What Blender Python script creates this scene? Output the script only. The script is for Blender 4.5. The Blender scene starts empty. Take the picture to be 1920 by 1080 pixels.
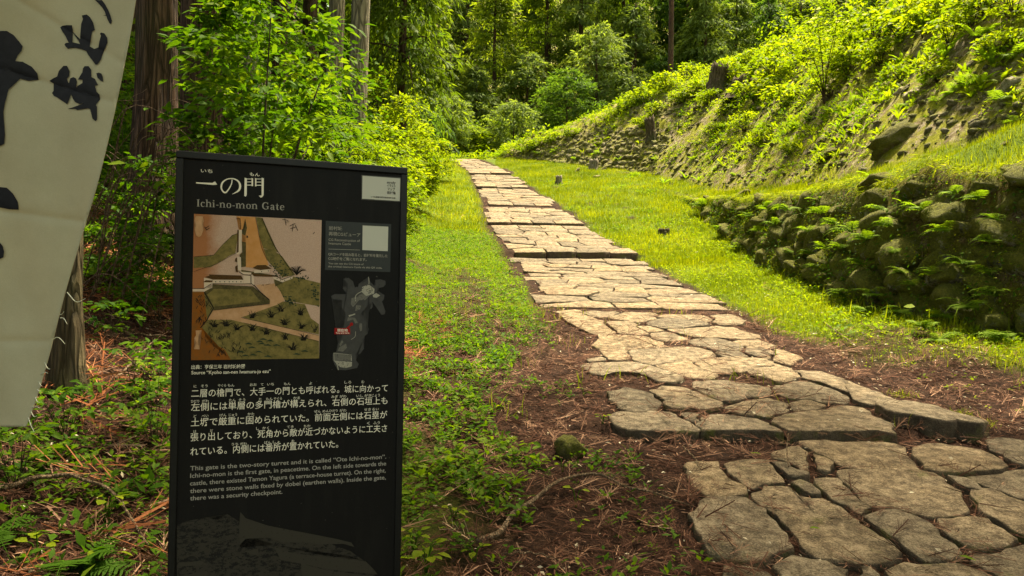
import bpy, math, random
import numpy as np
from mathutils import Matrix, Vector

scene = bpy.context.scene
COL = scene.collection
RNG = np.random.default_rng(7)
random.seed(7)

# ------------------------------------------------------------------ camera
F = 1400.0 / 1920.0            # focal length in picture widths
HORIZON, ROLL = 553.0, 0.0165
PITCH = math.atan((HORIZON - 540.0) / 1400.0)
CAM = np.array([0.0, 0.0, 1.5])


def ray(px, py):
    a = (np.asarray(px, float) - 960.0) / 1400.0
    b = (540.0 - np.asarray(py, float)) / 1400.0
    c, s = math.cos(ROLL), math.sin(ROLL)
    a, b = a * c - b * s, a * s + b * c
    cp, sp = math.cos(PITCH), math.sin(PITCH)
    return np.stack([a, cp - b * sp, sp + b * cp], -1)


def project(P):
    P = np.asarray(P, float) - CAM
    cp, sp = math.cos(PITCH), math.sin(PITCH)
    f = P[..., 1] * cp + P[..., 2] * sp
    b = (-P[..., 1] * sp + P[..., 2] * cp) / f
    a = P[..., 0] / f
    c, s = math.cos(ROLL), math.sin(ROLL)
    a, b = a * c + b * s, -a * s + b * c
    return 960 + 1400 * a, 540 - 1400 * b


cam_data = bpy.data.cameras.new('camera')
cam_data.sensor_width = 36.0
cam_data.lens = 36.0 * F
cam_data.clip_start = 0.05
cam_data.clip_end = 600.0
cam = bpy.data.objects.new('camera', cam_data)
COL.objects.link(cam)
scene.camera = cam
_f = Vector((0, math.cos(PITCH), math.sin(PITCH)))
_c, _s = math.cos(ROLL), math.sin(ROLL)
_r = Vector((_c, -math.sin(PITCH) * _s, math.cos(PITCH) * _s))
_u = Vector((-_s, -math.sin(PITCH) * _c, math.cos(PITCH) * _c))
cam.matrix_world = Matrix(((_r.x, _u.x, -_f.x, CAM[0]), (_r.y, _u.y, -_f.y, CAM[1]),
                           (_r.z, _u.z, -_f.z, CAM[2]), (0, 0, 0, 1)))

# ------------------------------------------------------------------ sky, sun, exposure
SUN_DIR = Vector((0.22, 0.30, 0.93)).normalized()      # from the ground towards the sun
world = bpy.data.worlds.new('World')
scene.world = world
world.use_nodes = True
_nt = world.node_tree
_nt.nodes.clear()
_sky = _nt.nodes.new('ShaderNodeTexSky')
_sky.sky_type = 'NISHITA'
_sky.sun_disc = False
_sky.sun_elevation = math.asin(SUN_DIR.z)
_sky.sun_rotation = math.atan2(SUN_DIR.x, SUN_DIR.y)
_sky.air_density = 1.0
_sky.dust_density = 3.0
_sky.ozone_density = 0.6
_bg = _nt.nodes.new('ShaderNodeBackground')
_bg.inputs['Strength'].default_value = 0.15
_wo = _nt.nodes.new('ShaderNodeOutputWorld')
_wm = _nt.nodes.new('ShaderNodeMix'); _wm.data_type = 'RGBA'; _wm.blend_type = 'MULTIPLY'   # warm tint multiplied into the light of the whole sky
_wm.inputs[0].default_value = 1.0; _wm.inputs[7].default_value = (1.0, .83, .52, 1)
_nt.links.new(_sky.outputs[0], _wm.inputs[6])
_nt.links.new(_wm.outputs[2], _bg.inputs[0])
_nt.links.new(_bg.outputs[0], _wo.inputs[0])

sun_data = bpy.data.lights.new('sun', 'SUN')
sun_data.energy = 4.0
sun_data.angle = math.radians(2.5)
sun_data.color = (1.0, 0.89, 0.66)
sun = bpy.data.objects.new('sun', sun_data)
COL.objects.link(sun)
sun.location = (6, 8, 30)
sun.rotation_euler = SUN_DIR.to_track_quat('Z', 'Y').to_euler()

scene.view_settings.view_transform = 'Standard'
scene.view_settings.look = 'None'
scene.view_settings.gamma = 1.0
scene.view_settings.use_curve_mapping = False
scene.view_settings.exposure = 2.12
scene.cycles.max_bounces = 8
scene.cycles.diffuse_bounces = 4
scene.cycles.transmission_bounces = 4
scene.cycles.transparent_max_bounces = 8


# ------------------------------------------------------------------ numpy noise
def _hash(ix, iy, seed):
    h = (ix.astype(np.int64) * 374761393 + iy.astype(np.int64) * 668265263 + seed * 982451653) & 0x7fffffff
    h = ((h ^ (h >> 13)) * 1274126177) & 0x7fffffff
    return ((h ^ (h >> 16)) & 0xffff) / 65535.0


def vnoise(x, y, seed=0):
    x = np.asarray(x, float); y = np.asarray(y, float)
    ix = np.floor(x); iy = np.floor(y)
    fx = x - ix; fy = y - iy
    fx = fx * fx * (3 - 2 * fx); fy = fy * fy * (3 - 2 * fy)
    a = _hash(ix, iy, seed); b = _hash(ix + 1, iy, seed)
    c = _hash(ix, iy + 1, seed); d = _hash(ix + 1, iy + 1, seed)
    return (a * (1 - fx) + b * fx) * (1 - fy) + (c * (1 - fx) + d * fx) * fy


def fbm(x, y, seed=0, octv=4):
    s = 0.0; a = 0.5
    for k in range(octv):
        s = s + a * (vnoise(x, y, seed + k * 17) - 0.5) * 2
        x = np.asarray(x) * 2.03 + 3.1; y = np.asarray(y) * 2.03 - 1.7; a *= 0.5
    return s


def sstep(e0, e1, x):
    t = np.clip((np.asarray(x, float) - e0) / (e1 - e0), 0, 1)
    return t * t * (3 - 2 * t)


# ------------------------------------------------------------------ terrain: x to the right, y forward
_dd = np.linspace(-10, 150, 3201)
_sl = np.interp(_dd, [-10, 0, 13, 16, 41, 45, 52, 60, 150], [.10, .145, .145, .255, .255, .03, .03, .45, .55])
_zz = np.concatenate([[0], np.cumsum((_sl[1:] + _sl[:-1]) * 0.5 * (_dd[1] - _dd[0]))])
_zz -= np.interp(0, _dd, _zz)
_xk = [(-10, 2.2), (0, 2.08), (2.9, 2.02), (4.8, 1.82), (7, 1.67), (10, 1.5), (15.6, 1.2), (19, .60), (23.5, .2),
       (30, -.65), (34, -1.12), (38, -2.0), (42, -2.9), (50, -4.8), (60, -7.5), (150, -30)]
_xr = np.interp(_dd, [k[0] for k in _xk], [k[1] for k in _xk])
_ker = np.ones(41) / 41
_xs = np.convolve(np.pad(_xr, 20, mode='edge'), _ker, 'valid')


def zbase(d):
    return np.interp(d, _dd, _zz)


def xc(d):
    return np.interp(d, _dd, _xs)


def half_width(d):
    return np.interp(d, [0, 4.8, 7, 15, 19, 23.5, 34, 42], [1.25, 1.16, 1.03, 1.2, 1.18, 1.0, .8, .78])


STEPS = [(4.60, .045, 1.0), (15.2, .12, 2.6), (19.2, .06, 2.2), (22.6, .06, 2.0), (27.5, .07, 2.5), (33.0, .07, 2.5)]


def step_saw(d):
    z = 0.0
    for D, h, L in STEPS:
        up = np.where(d >= D, 0.55 * h * np.clip(1 - (d - D) / L, 0, 1), -0.45 * h * np.clip(1 - (D - d) / L, 0, 1))
        z = z + up
    return z


def xwall(d):
    return np.interp(d, [-5, 4, 5.6, 7.3, 8.8, 12, 15, 19, 23, 26, 60], [6.8, 6.0, 5.45, 4.85, 4.25, 4.45, 4.75, 5.05, 5.3, 5.2, 2]) + .22 * fbm(d * .9, 3.3, 5, 3)


def hwall(d):
    return np.interp(d, [-5, 5, 7.3, 9, 12, 15, 18, 21, 25], [2.1, 2.0, 1.85, 1.62, 1.34, 1.15, .72, .28, 0.0]) * (1 + .16 * fbm(d * 1.1, 8.1, 6, 3))


TOE = np.array([(12.5, -6), (9.0, 4), (7.2, 8), (5.75, 12), (6.0, 19), (6.25, 27), (5.4, 31.5), (3.2, 36), (1.0, 40), (-.9, 43.5), (-1.6, 46)])
TOEH = np.array([8.2, 8.2, 8.2, 8.0, 7.6, 6.6, 5.6, 3.9, 1.7, .9, .4])


def toe_dist(X, Y):
    """signed distance to the foot of the bank (positive: up the bank) and the bank's height there"""
    X = np.asarray(X, float); Y = np.asarray(Y, float)
    best = np.full(np.broadcast(X, Y).shape, 1e9); sgn = np.zeros_like(best); hh = np.zeros_like(best)
    for k in range(len(TOE) - 1):
        a, b = TOE[k], TOE[k + 1]
        e = b - a
        t = np.clip(((X - a[0]) * e[0] + (Y - a[1]) * e[1]) / (e @ e), 0, 1)
        dx = X - (a[0] + e[0] * t); dy = Y - (a[1] + e[1] * t)
        d2 = np.hypot(dx, dy)
        cr = e[1] * dx - e[0] * dy
        m = d2 < best
        best = np.where(m, d2, best)
        sgn = np.where(m, np.where(cr >= 0, 1.0, -1.0), sgn)
        hh = np.where(m, TOEH[k] + (TOEH[k + 1] - TOEH[k]) * t, hh)
    return best * sgn, hh


def height(X, Y, detail=True, stones=True):
    X = np.asarray(X, float); Y = np.asarray(Y, float)
    u = X - xc(Y)
    z = zbase(Y)
    hw = half_width(Y)
    onpath = 1 - sstep(hw + .1, hw + .5, np.abs(u))
    if stones:
        z = z + step_saw(Y) * onpath
    # left verge, then the wooded slope
    t = np.maximum(-(u + 1.3), 0)
    zl = .04 * t + .26 * np.maximum(t - 1.3, 0) + .10 * np.maximum(t - 5, 0)
    zl = np.where(t > 22, .04 * 22 + .26 * 20.7 + .10 * 17 + .1 * (t - 22), zl)
    # right verge, wall, terrace
    ur = np.maximum(u - 1.3, 0)
    xw = xwall(Y); hwl = hwall(Y)
    ver = .07 * np.minimum(ur, np.maximum(xw - xc(Y) - 1.3, 0))
    s = X - xw
    thick = np.maximum(.42 * hwl, .05)
    wallz = hwl * sstep(0.0, 1.0, np.clip(s / thick, 0, 1) ** .8) * (Y < 60)
    td, th = toe_dist(X, Y)
    terr_sl = np.interp(Y, [0, 9, 16, 24, 28, 40], [.5, .45, .34, .25, .1, .02])
    terr = terr_sl * np.minimum(np.maximum(s - thick, 0), 3.2)
    terr = np.where(td > 0, terr_sl * np.minimum(np.maximum(s - thick - td * .8, 0), 3.2), terr)
    # bank
    r = np.maximum(td, 0) * 1.12
    bank = th * (1 - np.exp(-(r / np.maximum(th, .05)) ** 1.6 * 1.1)) ** (1 / 1.6)
    bank = np.minimum(r, bank * 1.03)
    bank = bank + .06 * np.maximum(td - 7, 0)
    zr = ver + wallz + terr + bank
    z = z + np.where(u < 0, zl, np.where(u > 1.3, zr, 0))
    if detail:
        off = 1 - onpath * .92
        z = z + off * .035 * fbm(X * 1.7, Y * 1.7, 3, 4)
        z = z + sstep(.0, 1.0, td) * (.34 * fbm(X * .9, Y * .9, 11, 3) + .20 * np.abs(fbm(X * 2.6, Y * 2.6, 13, 3)))
        far = sstep(3.0, 6.0, -u) + sstep(44, 50, Y)
        z = z + .3 * far * fbm(X * .25, Y * .25, 21, 3)
    return z


def hit(px, py, tmax=140, detail=True, dz=0.0, stones=True):
    """where the sight line through a photograph pixel meets the ground"""
    r = ray(px, py)
    t = np.concatenate([np.arange(1.0, 12, .01), np.arange(12, tmax, .05)])
    P = CAM + r[..., None, :] * t[:, None]
    g = height(P[..., 0], P[..., 1], detail, stones) + dz
    below = P[..., 2] < g
    k = np.argmax(below, -1)
    k = np.where(below.any(-1), k, len(t) - 1)
    return np.take_along_axis(P, k[..., None, None].repeat(3, -1), -2)[..., 0, :]


# ------------------------------------------------------------------ mesh and object helpers
def srgb(r, g, b):
    return tuple(((c / 255) / 12.92 if c / 255 <= .04045 else ((c / 255 + .055) / 1.055) ** 2.4) for c in (r, g, b))


def mesh_np(name, V, Fc, mat=None, tint=None, smooth=False, attrs=None):
    V = np.ascontiguousarray(V, np.float32); Fc = np.ascontiguousarray(Fc, np.int32)
    me = bpy.data.meshes.new(name)
    n, k = Fc.shape
    me.vertices.add(len(V)); me.vertices.foreach_set('co', V.ravel())
    me.loops.add(n * k); me.loops.foreach_set('vertex_index', Fc.ravel())
    me.polygons.add(n)
    me.polygons.foreach_set('loop_start', np.arange(0, n * k, k, dtype=np.int32))
    me.polygons.foreach_set('loop_total', np.full(n, k, np.int32))
    if smooth:
        me.polygons.foreach_set('use_smooth', np.ones(n, bool))
    me.update(calc_edges=True)
    allat = dict(attrs or {})
    if tint is not None:
        allat['tint'] = tint
    for a, val in allat.items():
        at = me.attributes.new(a, 'FLOAT', 'POINT')
        at.data.foreach_set('value', np.ascontiguousarray(val, np.float32))
    if mat:
        me.materials.append(mat)
    return me


def mesh_py(name, V, Fc, mat=None, smooth=False):
    me = bpy.data.meshes.new(name)
    me.from_pydata([tuple(map(float, v)) for v in V], [], [tuple(int(i) for i in f) for f in Fc])
    if smooth:
        me.polygons.foreach_set('use_smooth', [True] * len(me.polygons))
    me.update()
    if mat:
        me.materials.append(mat)
    return me


def obj(name, me, parent=None, loc=(0, 0, 0), rot=(0, 0, 0), scale=(1, 1, 1)):
    o = bpy.data.objects.new(name, me)
    o.location = loc; o.rotation_euler = rot; o.scale = scale
    COL.objects.link(o)
    if parent:
        o.parent = parent
    return o


def tag(o, label=None, cat=None, group=None, kind=None):
    if label: o['label'] = label
    if cat: o['category'] = cat
    if group: o['group'] = group
    if kind: o['kind'] = kind
    return o


def rotm(yaw, tilt, roll=None):
    """local x forward; tilt lifts x upwards, roll turns about x, yaw about z"""
    yaw = np.asarray(yaw, float); tilt = np.asarray(tilt, float)
    roll = np.zeros_like(yaw) if roll is None else np.asarray(roll, float)
    cy, sy = np.cos(yaw), np.sin(yaw); ct, st = np.cos(tilt), np.sin(tilt); cr, sr = np.cos(roll), np.sin(roll)
    z = np.zeros_like(cy); o = np.ones_like(cy)
    Rz = np.stack([np.stack([cy, -sy, z], -1), np.stack([sy, cy, z], -1), np.stack([z, z, o], -1)], -2)
    Ry = np.stack([np.stack([ct, z, -st], -1), np.stack([z, o, z], -1), np.stack([st, z, ct], -1)], -2)
    Rx = np.stack([np.stack([o, z, z], -1), np.stack([z, cr, -sr], -1), np.stack([z, sr, cr], -1)], -2)
    return Rz @ Ry @ Rx


def scatter(V, T, pos, R, scale, tint, tjit=0.0, vt=None):
    """copies of template (V, T) joined: returns verts, tris, tint"""
    V = np.asarray(V, float); T = np.asarray(T, int); n = len(pos); nv = len(V)
    scale = np.broadcast_to(np.asarray(scale, float), (n,)) if np.ndim(scale) < 2 else scale
    S = scale[:, None, None] if np.ndim(scale) < 2 else scale[:, None, :]
    W = np.einsum('nij,nvj->nvi', R, V[None] * S) + np.asarray(pos)[:, None, :]
    Fc = (T[None] + (np.arange(n) * nv)[:, None, None]).reshape(-1, T.shape[1])
    tt = np.repeat(np.asarray(tint, float), nv)
    if vt is not None:
        tt = tt + np.tile(vt, n)
    return W.reshape(-1, 3), Fc, np.clip(tt, 0, 1)


def join(parts):
    Vs, Fs, Ts = [], [], []; o = 0
    for V, T, t in parts:
        Vs.append(V); Fs.append(T + o); Ts.append(t); o += len(V)
    return np.concatenate(Vs), np.concatenate(Fs), np.concatenate(Ts)


def tube(pts, radii, seg=8, flute=0.0, seed=0, cap=True):
    """tapered tube through pts; returns verts, tris"""
    pts = np.asarray(pts, float); n = len(pts)
    radii = np.broadcast_to(radii, (n,)).astype(float)
    tan = np.gradient(pts, axis=0)
    tan /= np.linalg.norm(tan, axis=1)[:, None] + 1e-9
    ref = np.array([0, 0, 1.0]) if abs(tan[0][2]) < .9 else np.array([1.0, 0, 0])
    V = []
    rr = np.random.default_rng(seed)
    ph = rr.uniform(0, 6.28, 4); am = rr.uniform(.4, 1, 4)
    for i in range(n):
        a = np.cross(tan[i], ref); a /= np.linalg.norm(a); b = np.cross(tan[i], a)
        th = np.arange(seg) / seg * 2 * math.pi
        k = 1 + flute * (am[0] * np.sin(3 * th + ph[0] + .1 * i) + am[1] * np.sin(5 * th + ph[1] - .07 * i) + .6 * am[2] * np.sin(9 * th + ph[2]) + .4 * np.sin(14 * th + ph[3] + .2 * i))
        V.append(pts[i] + (np.outer(np.cos(th) * k, a) + np.outer(np.sin(th) * k, b)) * radii[i])
    V = np.concatenate(V)
    T = []
    for i in range(n - 1):
        for j in range(seg):
            p, q = i * seg + j, i * seg + (j + 1) % seg
            T += [(p, q, q + seg), (p, q + seg, p + seg)]
    if cap:
        V = np.vstack([V, pts[-1:] + tan[-1:] * radii[-1] * .3, pts[:1]])
        e = n * seg
        for j in range(seg):
            T.append(((n - 1) * seg + j, (n - 1) * seg + (j + 1) % seg, e))
            T.append(((j + 1) % seg, j, e + 1))
    return V, np.array(T)


def curve_pts(ps, n=16):
    """Catmull-Rom through ps"""
    ps = np.asarray(ps, float)
    P = np.vstack([2 * ps[0] - ps[1], ps, 2 * ps[-1] - ps[-2]])
    out = []
    m = len(ps) - 1
    for q in np.linspace(0, m, n):
        i = min(int(q), m - 1); t = q - i
        a, b, c, d = P[i], P[i + 1], P[i + 2], P[i + 3]
        out.append(.5 * (2 * b + (c - a) * t + (2 * a - 5 * b + 4 * c - d) * t * t + (3 * b - a - 3 * c + d) * t ** 3))
    return np.array(out)


# ------------------------------------------------------------------ materials
class NT:
    def __init__(self, name):
        self.m = bpy.data.materials.new(name); self.m.use_nodes = True
        self.t = self.m.node_tree; self.t.nodes.clear()
        self.out = self.n('ShaderNodeOutputMaterial')

    def n(self, typ, **kw):
        nd = self.t.nodes.new(typ)
        for k, v in kw.items():
            if k.startswith('i_'):
                nd.inputs[k[2:].replace('_', ' ')].default_value = v
            else:
                setattr(nd, k, v)
        return nd

    def l(self, a, b):
        self.t.links.new(a, b)

    def noise(self, scale, detail=4, rough=.6, vec=None, w=None):
        nd = self.n('ShaderNodeTexNoise'); nd.inputs['Scale'].default_value = scale
        nd.inputs['Detail'].default_value = detail; nd.inputs['Roughness'].default_value = rough
        if vec is not None: self.l(vec, nd.inputs['Vector'])
        return nd.outputs['Fac']

    def ramp(self, fac, stops):
        nd = self.n('ShaderNodeValToRGB'); e = nd.color_ramp.elements
        while len(e) < len(stops): e.new(.5)
        for k, (p, c) in enumerate(stops):
            e[k].position = p; e[k].color = (c if len(c) == 4 else (*c, 1)) if not np.isscalar(c) else (c, c, c, 1)
        self.l(fac, nd.inputs[0]); return nd.outputs[0]

    def mix(self, fac, a, b, mode='MIX'):
        nd = self.n('ShaderNodeMix'); nd.data_type = 'RGBA'; nd.blend_type = mode
        for sock, val in ((nd.inputs[0], fac), (nd.inputs[6], a), (nd.inputs[7], b)):
            if hasattr(val, 'is_linked'): self.l(val, sock)
            elif np.isscalar(val): sock.default_value = val
            else: sock.default_value = (*val, 1) if len(val) == 3 else val
        return nd.outputs[2]

    def math(self, op, a, b=0.0, clamp=False):
        nd = self.n('ShaderNodeMath'); nd.operation = op; nd.use_clamp = clamp
        for sock, val in ((nd.inputs[0], a), (nd.inputs[1], b)):
            if hasattr(val, 'is_linked'): self.l(val, sock)
            else: sock.default_value = val
        return nd.outputs[0]

    def attr(self, name):
        nd = self.n('ShaderNodeAttribute'); nd.attribute_name = name; return nd.outputs['Fac']

    def coord(self, which='Object'):
        return self.n('ShaderNodeTexCoord').outputs[which]

    def mapping(self, vec, scale):
        nd = self.n('ShaderNodeMapping'); nd.inputs['Scale'].default_value = scale
        self.l(vec, nd.inputs[0]); return nd.outputs[0]

    def bump(self, h, strength=.4, dist=.02, normal=None):
        nd = self.n('ShaderNodeBump'); nd.inputs['Strength'].default_value = strength; nd.inputs['Distance'].default_value = dist
        self.l(h, nd.inputs['Height'])
        if normal is not None: self.l(normal, nd.inputs['Normal'])
        return nd.outputs[0]

    def principled(self, col, rough=.7, spec=.3, normal=None, **kw):
        nd = self.n('ShaderNodeBsdfPrincipled')
        if hasattr(col, 'is_linked'): self.l(col, nd.inputs['Base Color'])
        else: nd.inputs['Base Color'].default_value = (*col, 1)
        if hasattr(rough, 'is_linked'): self.l(rough, nd.inputs['Roughness'])
        else: nd.inputs['Roughness'].default_value = rough
        nd.inputs['Specular IOR Level'].default_value = spec
        if normal is not None: self.l(normal, nd.inputs['Normal'])
        self.l(nd.outputs[0], self.out.inputs[0])
        return nd


def leaf_mat(name, dark, mid, light, trans=.4, rough=.6, tcol=1.5):
    k = NT(name)
    c = k.ramp(k.attr('tint'), [(0, dark), (.5, mid), (1, light)])
    oi = k.n('ShaderNodeObjectInfo')
    c2 = k.mix(k.math('MULTIPLY', oi.outputs['Random'], .25), c, mid)
    p = k.principled(c2, rough, .06)
    tr = k.n('ShaderNodeBsdfTranslucent')
    hs = k.mix(1.0, c2, (tcol * 1.05, tcol * 1.05, .35, 1), 'MULTIPLY')
    k.l(hs, tr.inputs[0])
    ms = k.n('ShaderNodeMixShader'); ms.inputs[0].default_value = trans
    k.l(p.outputs[0], ms.inputs[1]); k.l(tr.outputs[0], ms.inputs[2]); k.l(ms.outputs[0], k.out.inputs[0])
    return k.m


M = {}
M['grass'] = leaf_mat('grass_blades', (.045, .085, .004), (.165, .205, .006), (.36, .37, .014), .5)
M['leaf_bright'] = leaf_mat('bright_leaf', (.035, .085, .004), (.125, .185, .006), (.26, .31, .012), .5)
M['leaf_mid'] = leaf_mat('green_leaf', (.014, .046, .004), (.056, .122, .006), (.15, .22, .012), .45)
M['leaf_fern'] = leaf_mat('fern_frond', (.05, .10, .01), (.13, .22, .015), (.26, .34, .03), .5)
M['leaf_dark'] = leaf_mat('evergreen_leaf', (.022, .050, .012), (.065, .125, .024), (.15, .24, .04), .5)
M['leaf_grey'] = leaf_mat('grey_green_needles', (.05, .08, .025), (.13, .185, .05), (.26, .33, .09), .5)
M['leaf_olive'] = leaf_mat('olive_needles', (.04, .07, .008), (.10, .155, .014), (.23, .28, .025), .5)
M['flower'] = leaf_mat('white_petal', (.6, .6, .5), (.75, .75, .66), (.8, .8, .75), .3, tcol=1.0)


def litter_mat(name, a, b, c):
    k = NT(name)
    col = k.ramp(k.attr('tint'), [(0, a), (.55, b), (.93, c), (1, (.42, .34, .20))])
    k.principled(col, .85, .1)
    return k.m


M['stick'] = None
M['litter'] = litter_mat('dead_cedar_needles', (.014, .006, .004), (.105, .046, .027), (.40, .24, .15))
M['litter_red'] = litter_mat('rusty_cedar_spray', (.06, .020, .008), (.20, .068, .024), (.38, .16, .07))
M['scraps'] = litter_mat('dry_leaf_scraps', (.28, .22, .14), (.42, .36, .25), (.55, .50, .38))


def bark_mat(name, a, b, c, green=.0, vs=9):
    k = NT(name)
    v = k.mapping(k.coord(), (vs, vs, vs * .09))
    n1 = k.noise(3.2, 6, .7, v)
    n2 = k.noise(1.1, 3, .5, k.coord())
    w = k.n('ShaderNodeTexVoronoi'); w.feature = 'DISTANCE_TO_EDGE'; w.inputs['Scale'].default_value = 2.6
    dm = k.n('ShaderNodeVectorMath'); dm.operation = 'ADD'
    k.l(v, dm.inputs[0])
    nn = k.n('ShaderNodeTexNoise'); nn.inputs['Scale'].default_value = 1.5; k.l(v, nn.inputs['Vector']); k.l(nn.outputs['Color'], dm.inputs[1])
    k.l(dm.outputs[0], w.inputs['Vector'])
    crack = k.ramp(w.outputs['Distance'], [(0, 0.0), (.22, 1.0)])
    col = k.ramp(n1, [(.25, a), (.5, b), (.75, c)])
    col = k.mix(k.math('MULTIPLY', k.math('SUBTRACT', 1.0, crack), .75), col, tuple(x * .25 for x in a))
    if green:
        col = k.mix(k.math('MULTIPLY', k.ramp(n2, [(.45, 0.0), (.65, 1.0)]), green), col, (.06, .075, .02))
    h = k.math('ADD', k.math('MULTIPLY', crack, .7), n1)
    k.principled(col, .9, .12, k.bump(h, .9, .03))
    return k.m


M['bark_cedar'] = bark_mat('cedar_bark', (.028, .015, .009), (.075, .042, .026), (.15, .095, .062), .25)
M['bark_grey'] = bark_mat('grey_bark', (.15, .125, .085), (.31, .27, .19), (.45, .40, .30), .15, 7)
M['bark_moss'] = bark_mat('mossy_bark', (.05, .035, .02), (.12, .09, .05), (.20, .16, .09), .6)
M['twig'] = bark_mat('dry_twig', (.09, .055, .03), (.20, .13, .08), (.32, .24, .16), 0, 30)
M['stick'] = bark_mat('bare_pale_stick', (.16, .10, .055), (.33, .23, .14), (.46, .35, .23), 0, 30)
M['stem'] = bark_mat('thin_stem', (.05, .04, .02), (.12, .09, .05), (.20, .15, .09), .3, 20)


def stone_mat(name, a, b, c, moss=.3, litter=False, mossc=(.085, .095, .012)):
    k = NT(name)
    co = k.n('ShaderNodeNewGeometry').outputs['Position']
    fine = k.noise(110, 4, .75, co); mid = k.noise(14, 6, .7, co); big = k.noise(2.2, 4, .6, co)
    oi = k.n('ShaderNodeObjectInfo')
    v = k.math('ADD', k.math('MULTIPLY', fine, .45), k.math('MULTIPLY', mid, .55))
    col = k.ramp(v, [(.40, a), (.5, b), (.585, c)])
    col = k.mix(.8, col, k.ramp(k.math('ADD', k.math('MULTIPLY', oi.outputs['Random'], .55), k.math('MULTIPLY', big, .5)), [(.2, (.55, .57, .56)), (.5, (.98, .97, .93)), (.85, (1.35, 1.22, 1.0))]), 'MULTIPLY')
    spk = k.noise(260, 2, .8, co)
    col = k.mix(k.ramp(spk, [(.30, .7), (.40, 0.0)]), col, tuple(x * .35 for x in a))
    st = k.noise(34, 6, .75, k.mapping(co, (1, 1.9, 1)))
    col = k.mix(k.ramp(st, [(.36, .62), (.45, 0.0)]), col, (.045, .032, .022))
    geo = k.n('ShaderNodeNewGeometry'); sep = k.n('ShaderNodeSeparateXYZ'); k.l(geo.outputs['Normal'], sep.inputs[0])
    mn = k.noise(5.5, 5, .7, co)
    if litter:       # dirt and moss cling to the upright sides of the slabs
        side = k.ramp(k.math('ABSOLUTE', sep.outputs[2]), [(.45, 1.0), (.8, 0.0)])
        grime = k.mix(k.ramp(mn, [(.52, 0.0), (.68, .8)]), (.05, .036, .024), mossc)
        col = k.mix(k.math('MULTIPLY', side, .8), col, grime)
        col = k.mix(k.math('MULTIPLY', k.ramp(mn, [(.60, 0.0), (.72, 1.0)]), moss), col, mossc)
    else:
        m2 = k.math('ADD', mn, k.math('MULTIPLY', sep.outputs[2], .10))
        mc = k.ramp(k.noise(40, 4, .7, co), [(.3, tuple(x * .45 for x in mossc)), (.7, tuple(x * 1.5 for x in mossc))])
        col = k.mix(k.math('MULTIPLY', k.ramp(m2, [(.52 - moss * .2, 0.0), (.64 - moss * .2, 1.0)]), .95), col, mc)
    h = k.math('ADD', k.math('MULTIPLY', mid, .8), k.math('MULTIPLY', fine, .35))
    k.principled(col, .88, .2, k.bump(h, 1.0, .035 if litter else .10))
    return k.m


M['paving'] = stone_mat('granite_paving', (.058, .044, .028), (.16, .124, .080), (.31, .25, .17), .5, True)
M['wall_stone'] = stone_mat('mossy_wall_stone', (.055, .048, .034), (.15, .135, .10), (.46, .43, .35), .95, mossc=(.12, .122, .009))
M['rock'] = stone_mat('bank_rock', (.13, .11, .075), (.26, .225, .155), (.42, .37, .28), .40, mossc=(.14, .14, .018))
M['rock_pale'] = stone_mat('pale_rock', (.30, .26, .19), (.45, .40, .32), (.60, .55, .46), .12, mossc=(.14, .14, .018))
M['rock_moss'] = stone_mat('moss_covered_rock', (.06, .05, .03), (.12, .10, .05), (.2, .17, .1), .95, mossc=(.12, .12, .015))


def ground_mat():
    k = NT('forest_ground')
    co = k.coord()
    n1 = k.noise(9, 6, .7, co); n2 = k.noise(60, 4, .75, co); n3 = k.noise(1.3, 4, .6, co)
    soil = k.ramp(k.math('ADD', k.math('MULTIPLY', n1, .5), k.math('MULTIPLY', n2, .5)),
                  [(.34, (.006, .0035, .0025)), (.5, (.026, .013, .008)), (.66, (.07, .036, .022))])
    turf = k.ramp(n2, [(.3, (.035, .065, .005)), (.7, (.12, .17, .008))])
    rubble = k.ramp(k.math('ADD', k.math('MULTIPLY', n1, .6), k.math('MULTIPLY', n2, .4)),
                    [(.34, (.04, .028, .014)), (.48, (.14, .105, .055)), (.60, (.36, .31, .22))])
    moss = k.ramp(k.math('ADD', k.math('MULTIPLY', n1, .4), k.math('MULTIPLY', n2, .6)), [(.34, (.07, .08, .006)), (.62, (.26, .26, .018))])
    ms = k.ramp(k.noise(2.6, 6, .72, k.mapping(co, (1.1, .7, 1.1))), [(.42, 0.0), (.54, 1.0)])
    bank = k.mix(ms, rubble, moss)
    c = k.mix(k.attr('turf'), soil, turf)
    c = k.mix(k.attr('bank'), c, bank)
    h = k.math('ADD', k.math('MULTIPLY', n1, .8), k.math('MULTIPLY', n2, .4))
    k.principled(c, .95, .08, k.bump(h, .9, .05))
    return k.m


M['ground'] = ground_mat()


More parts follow.
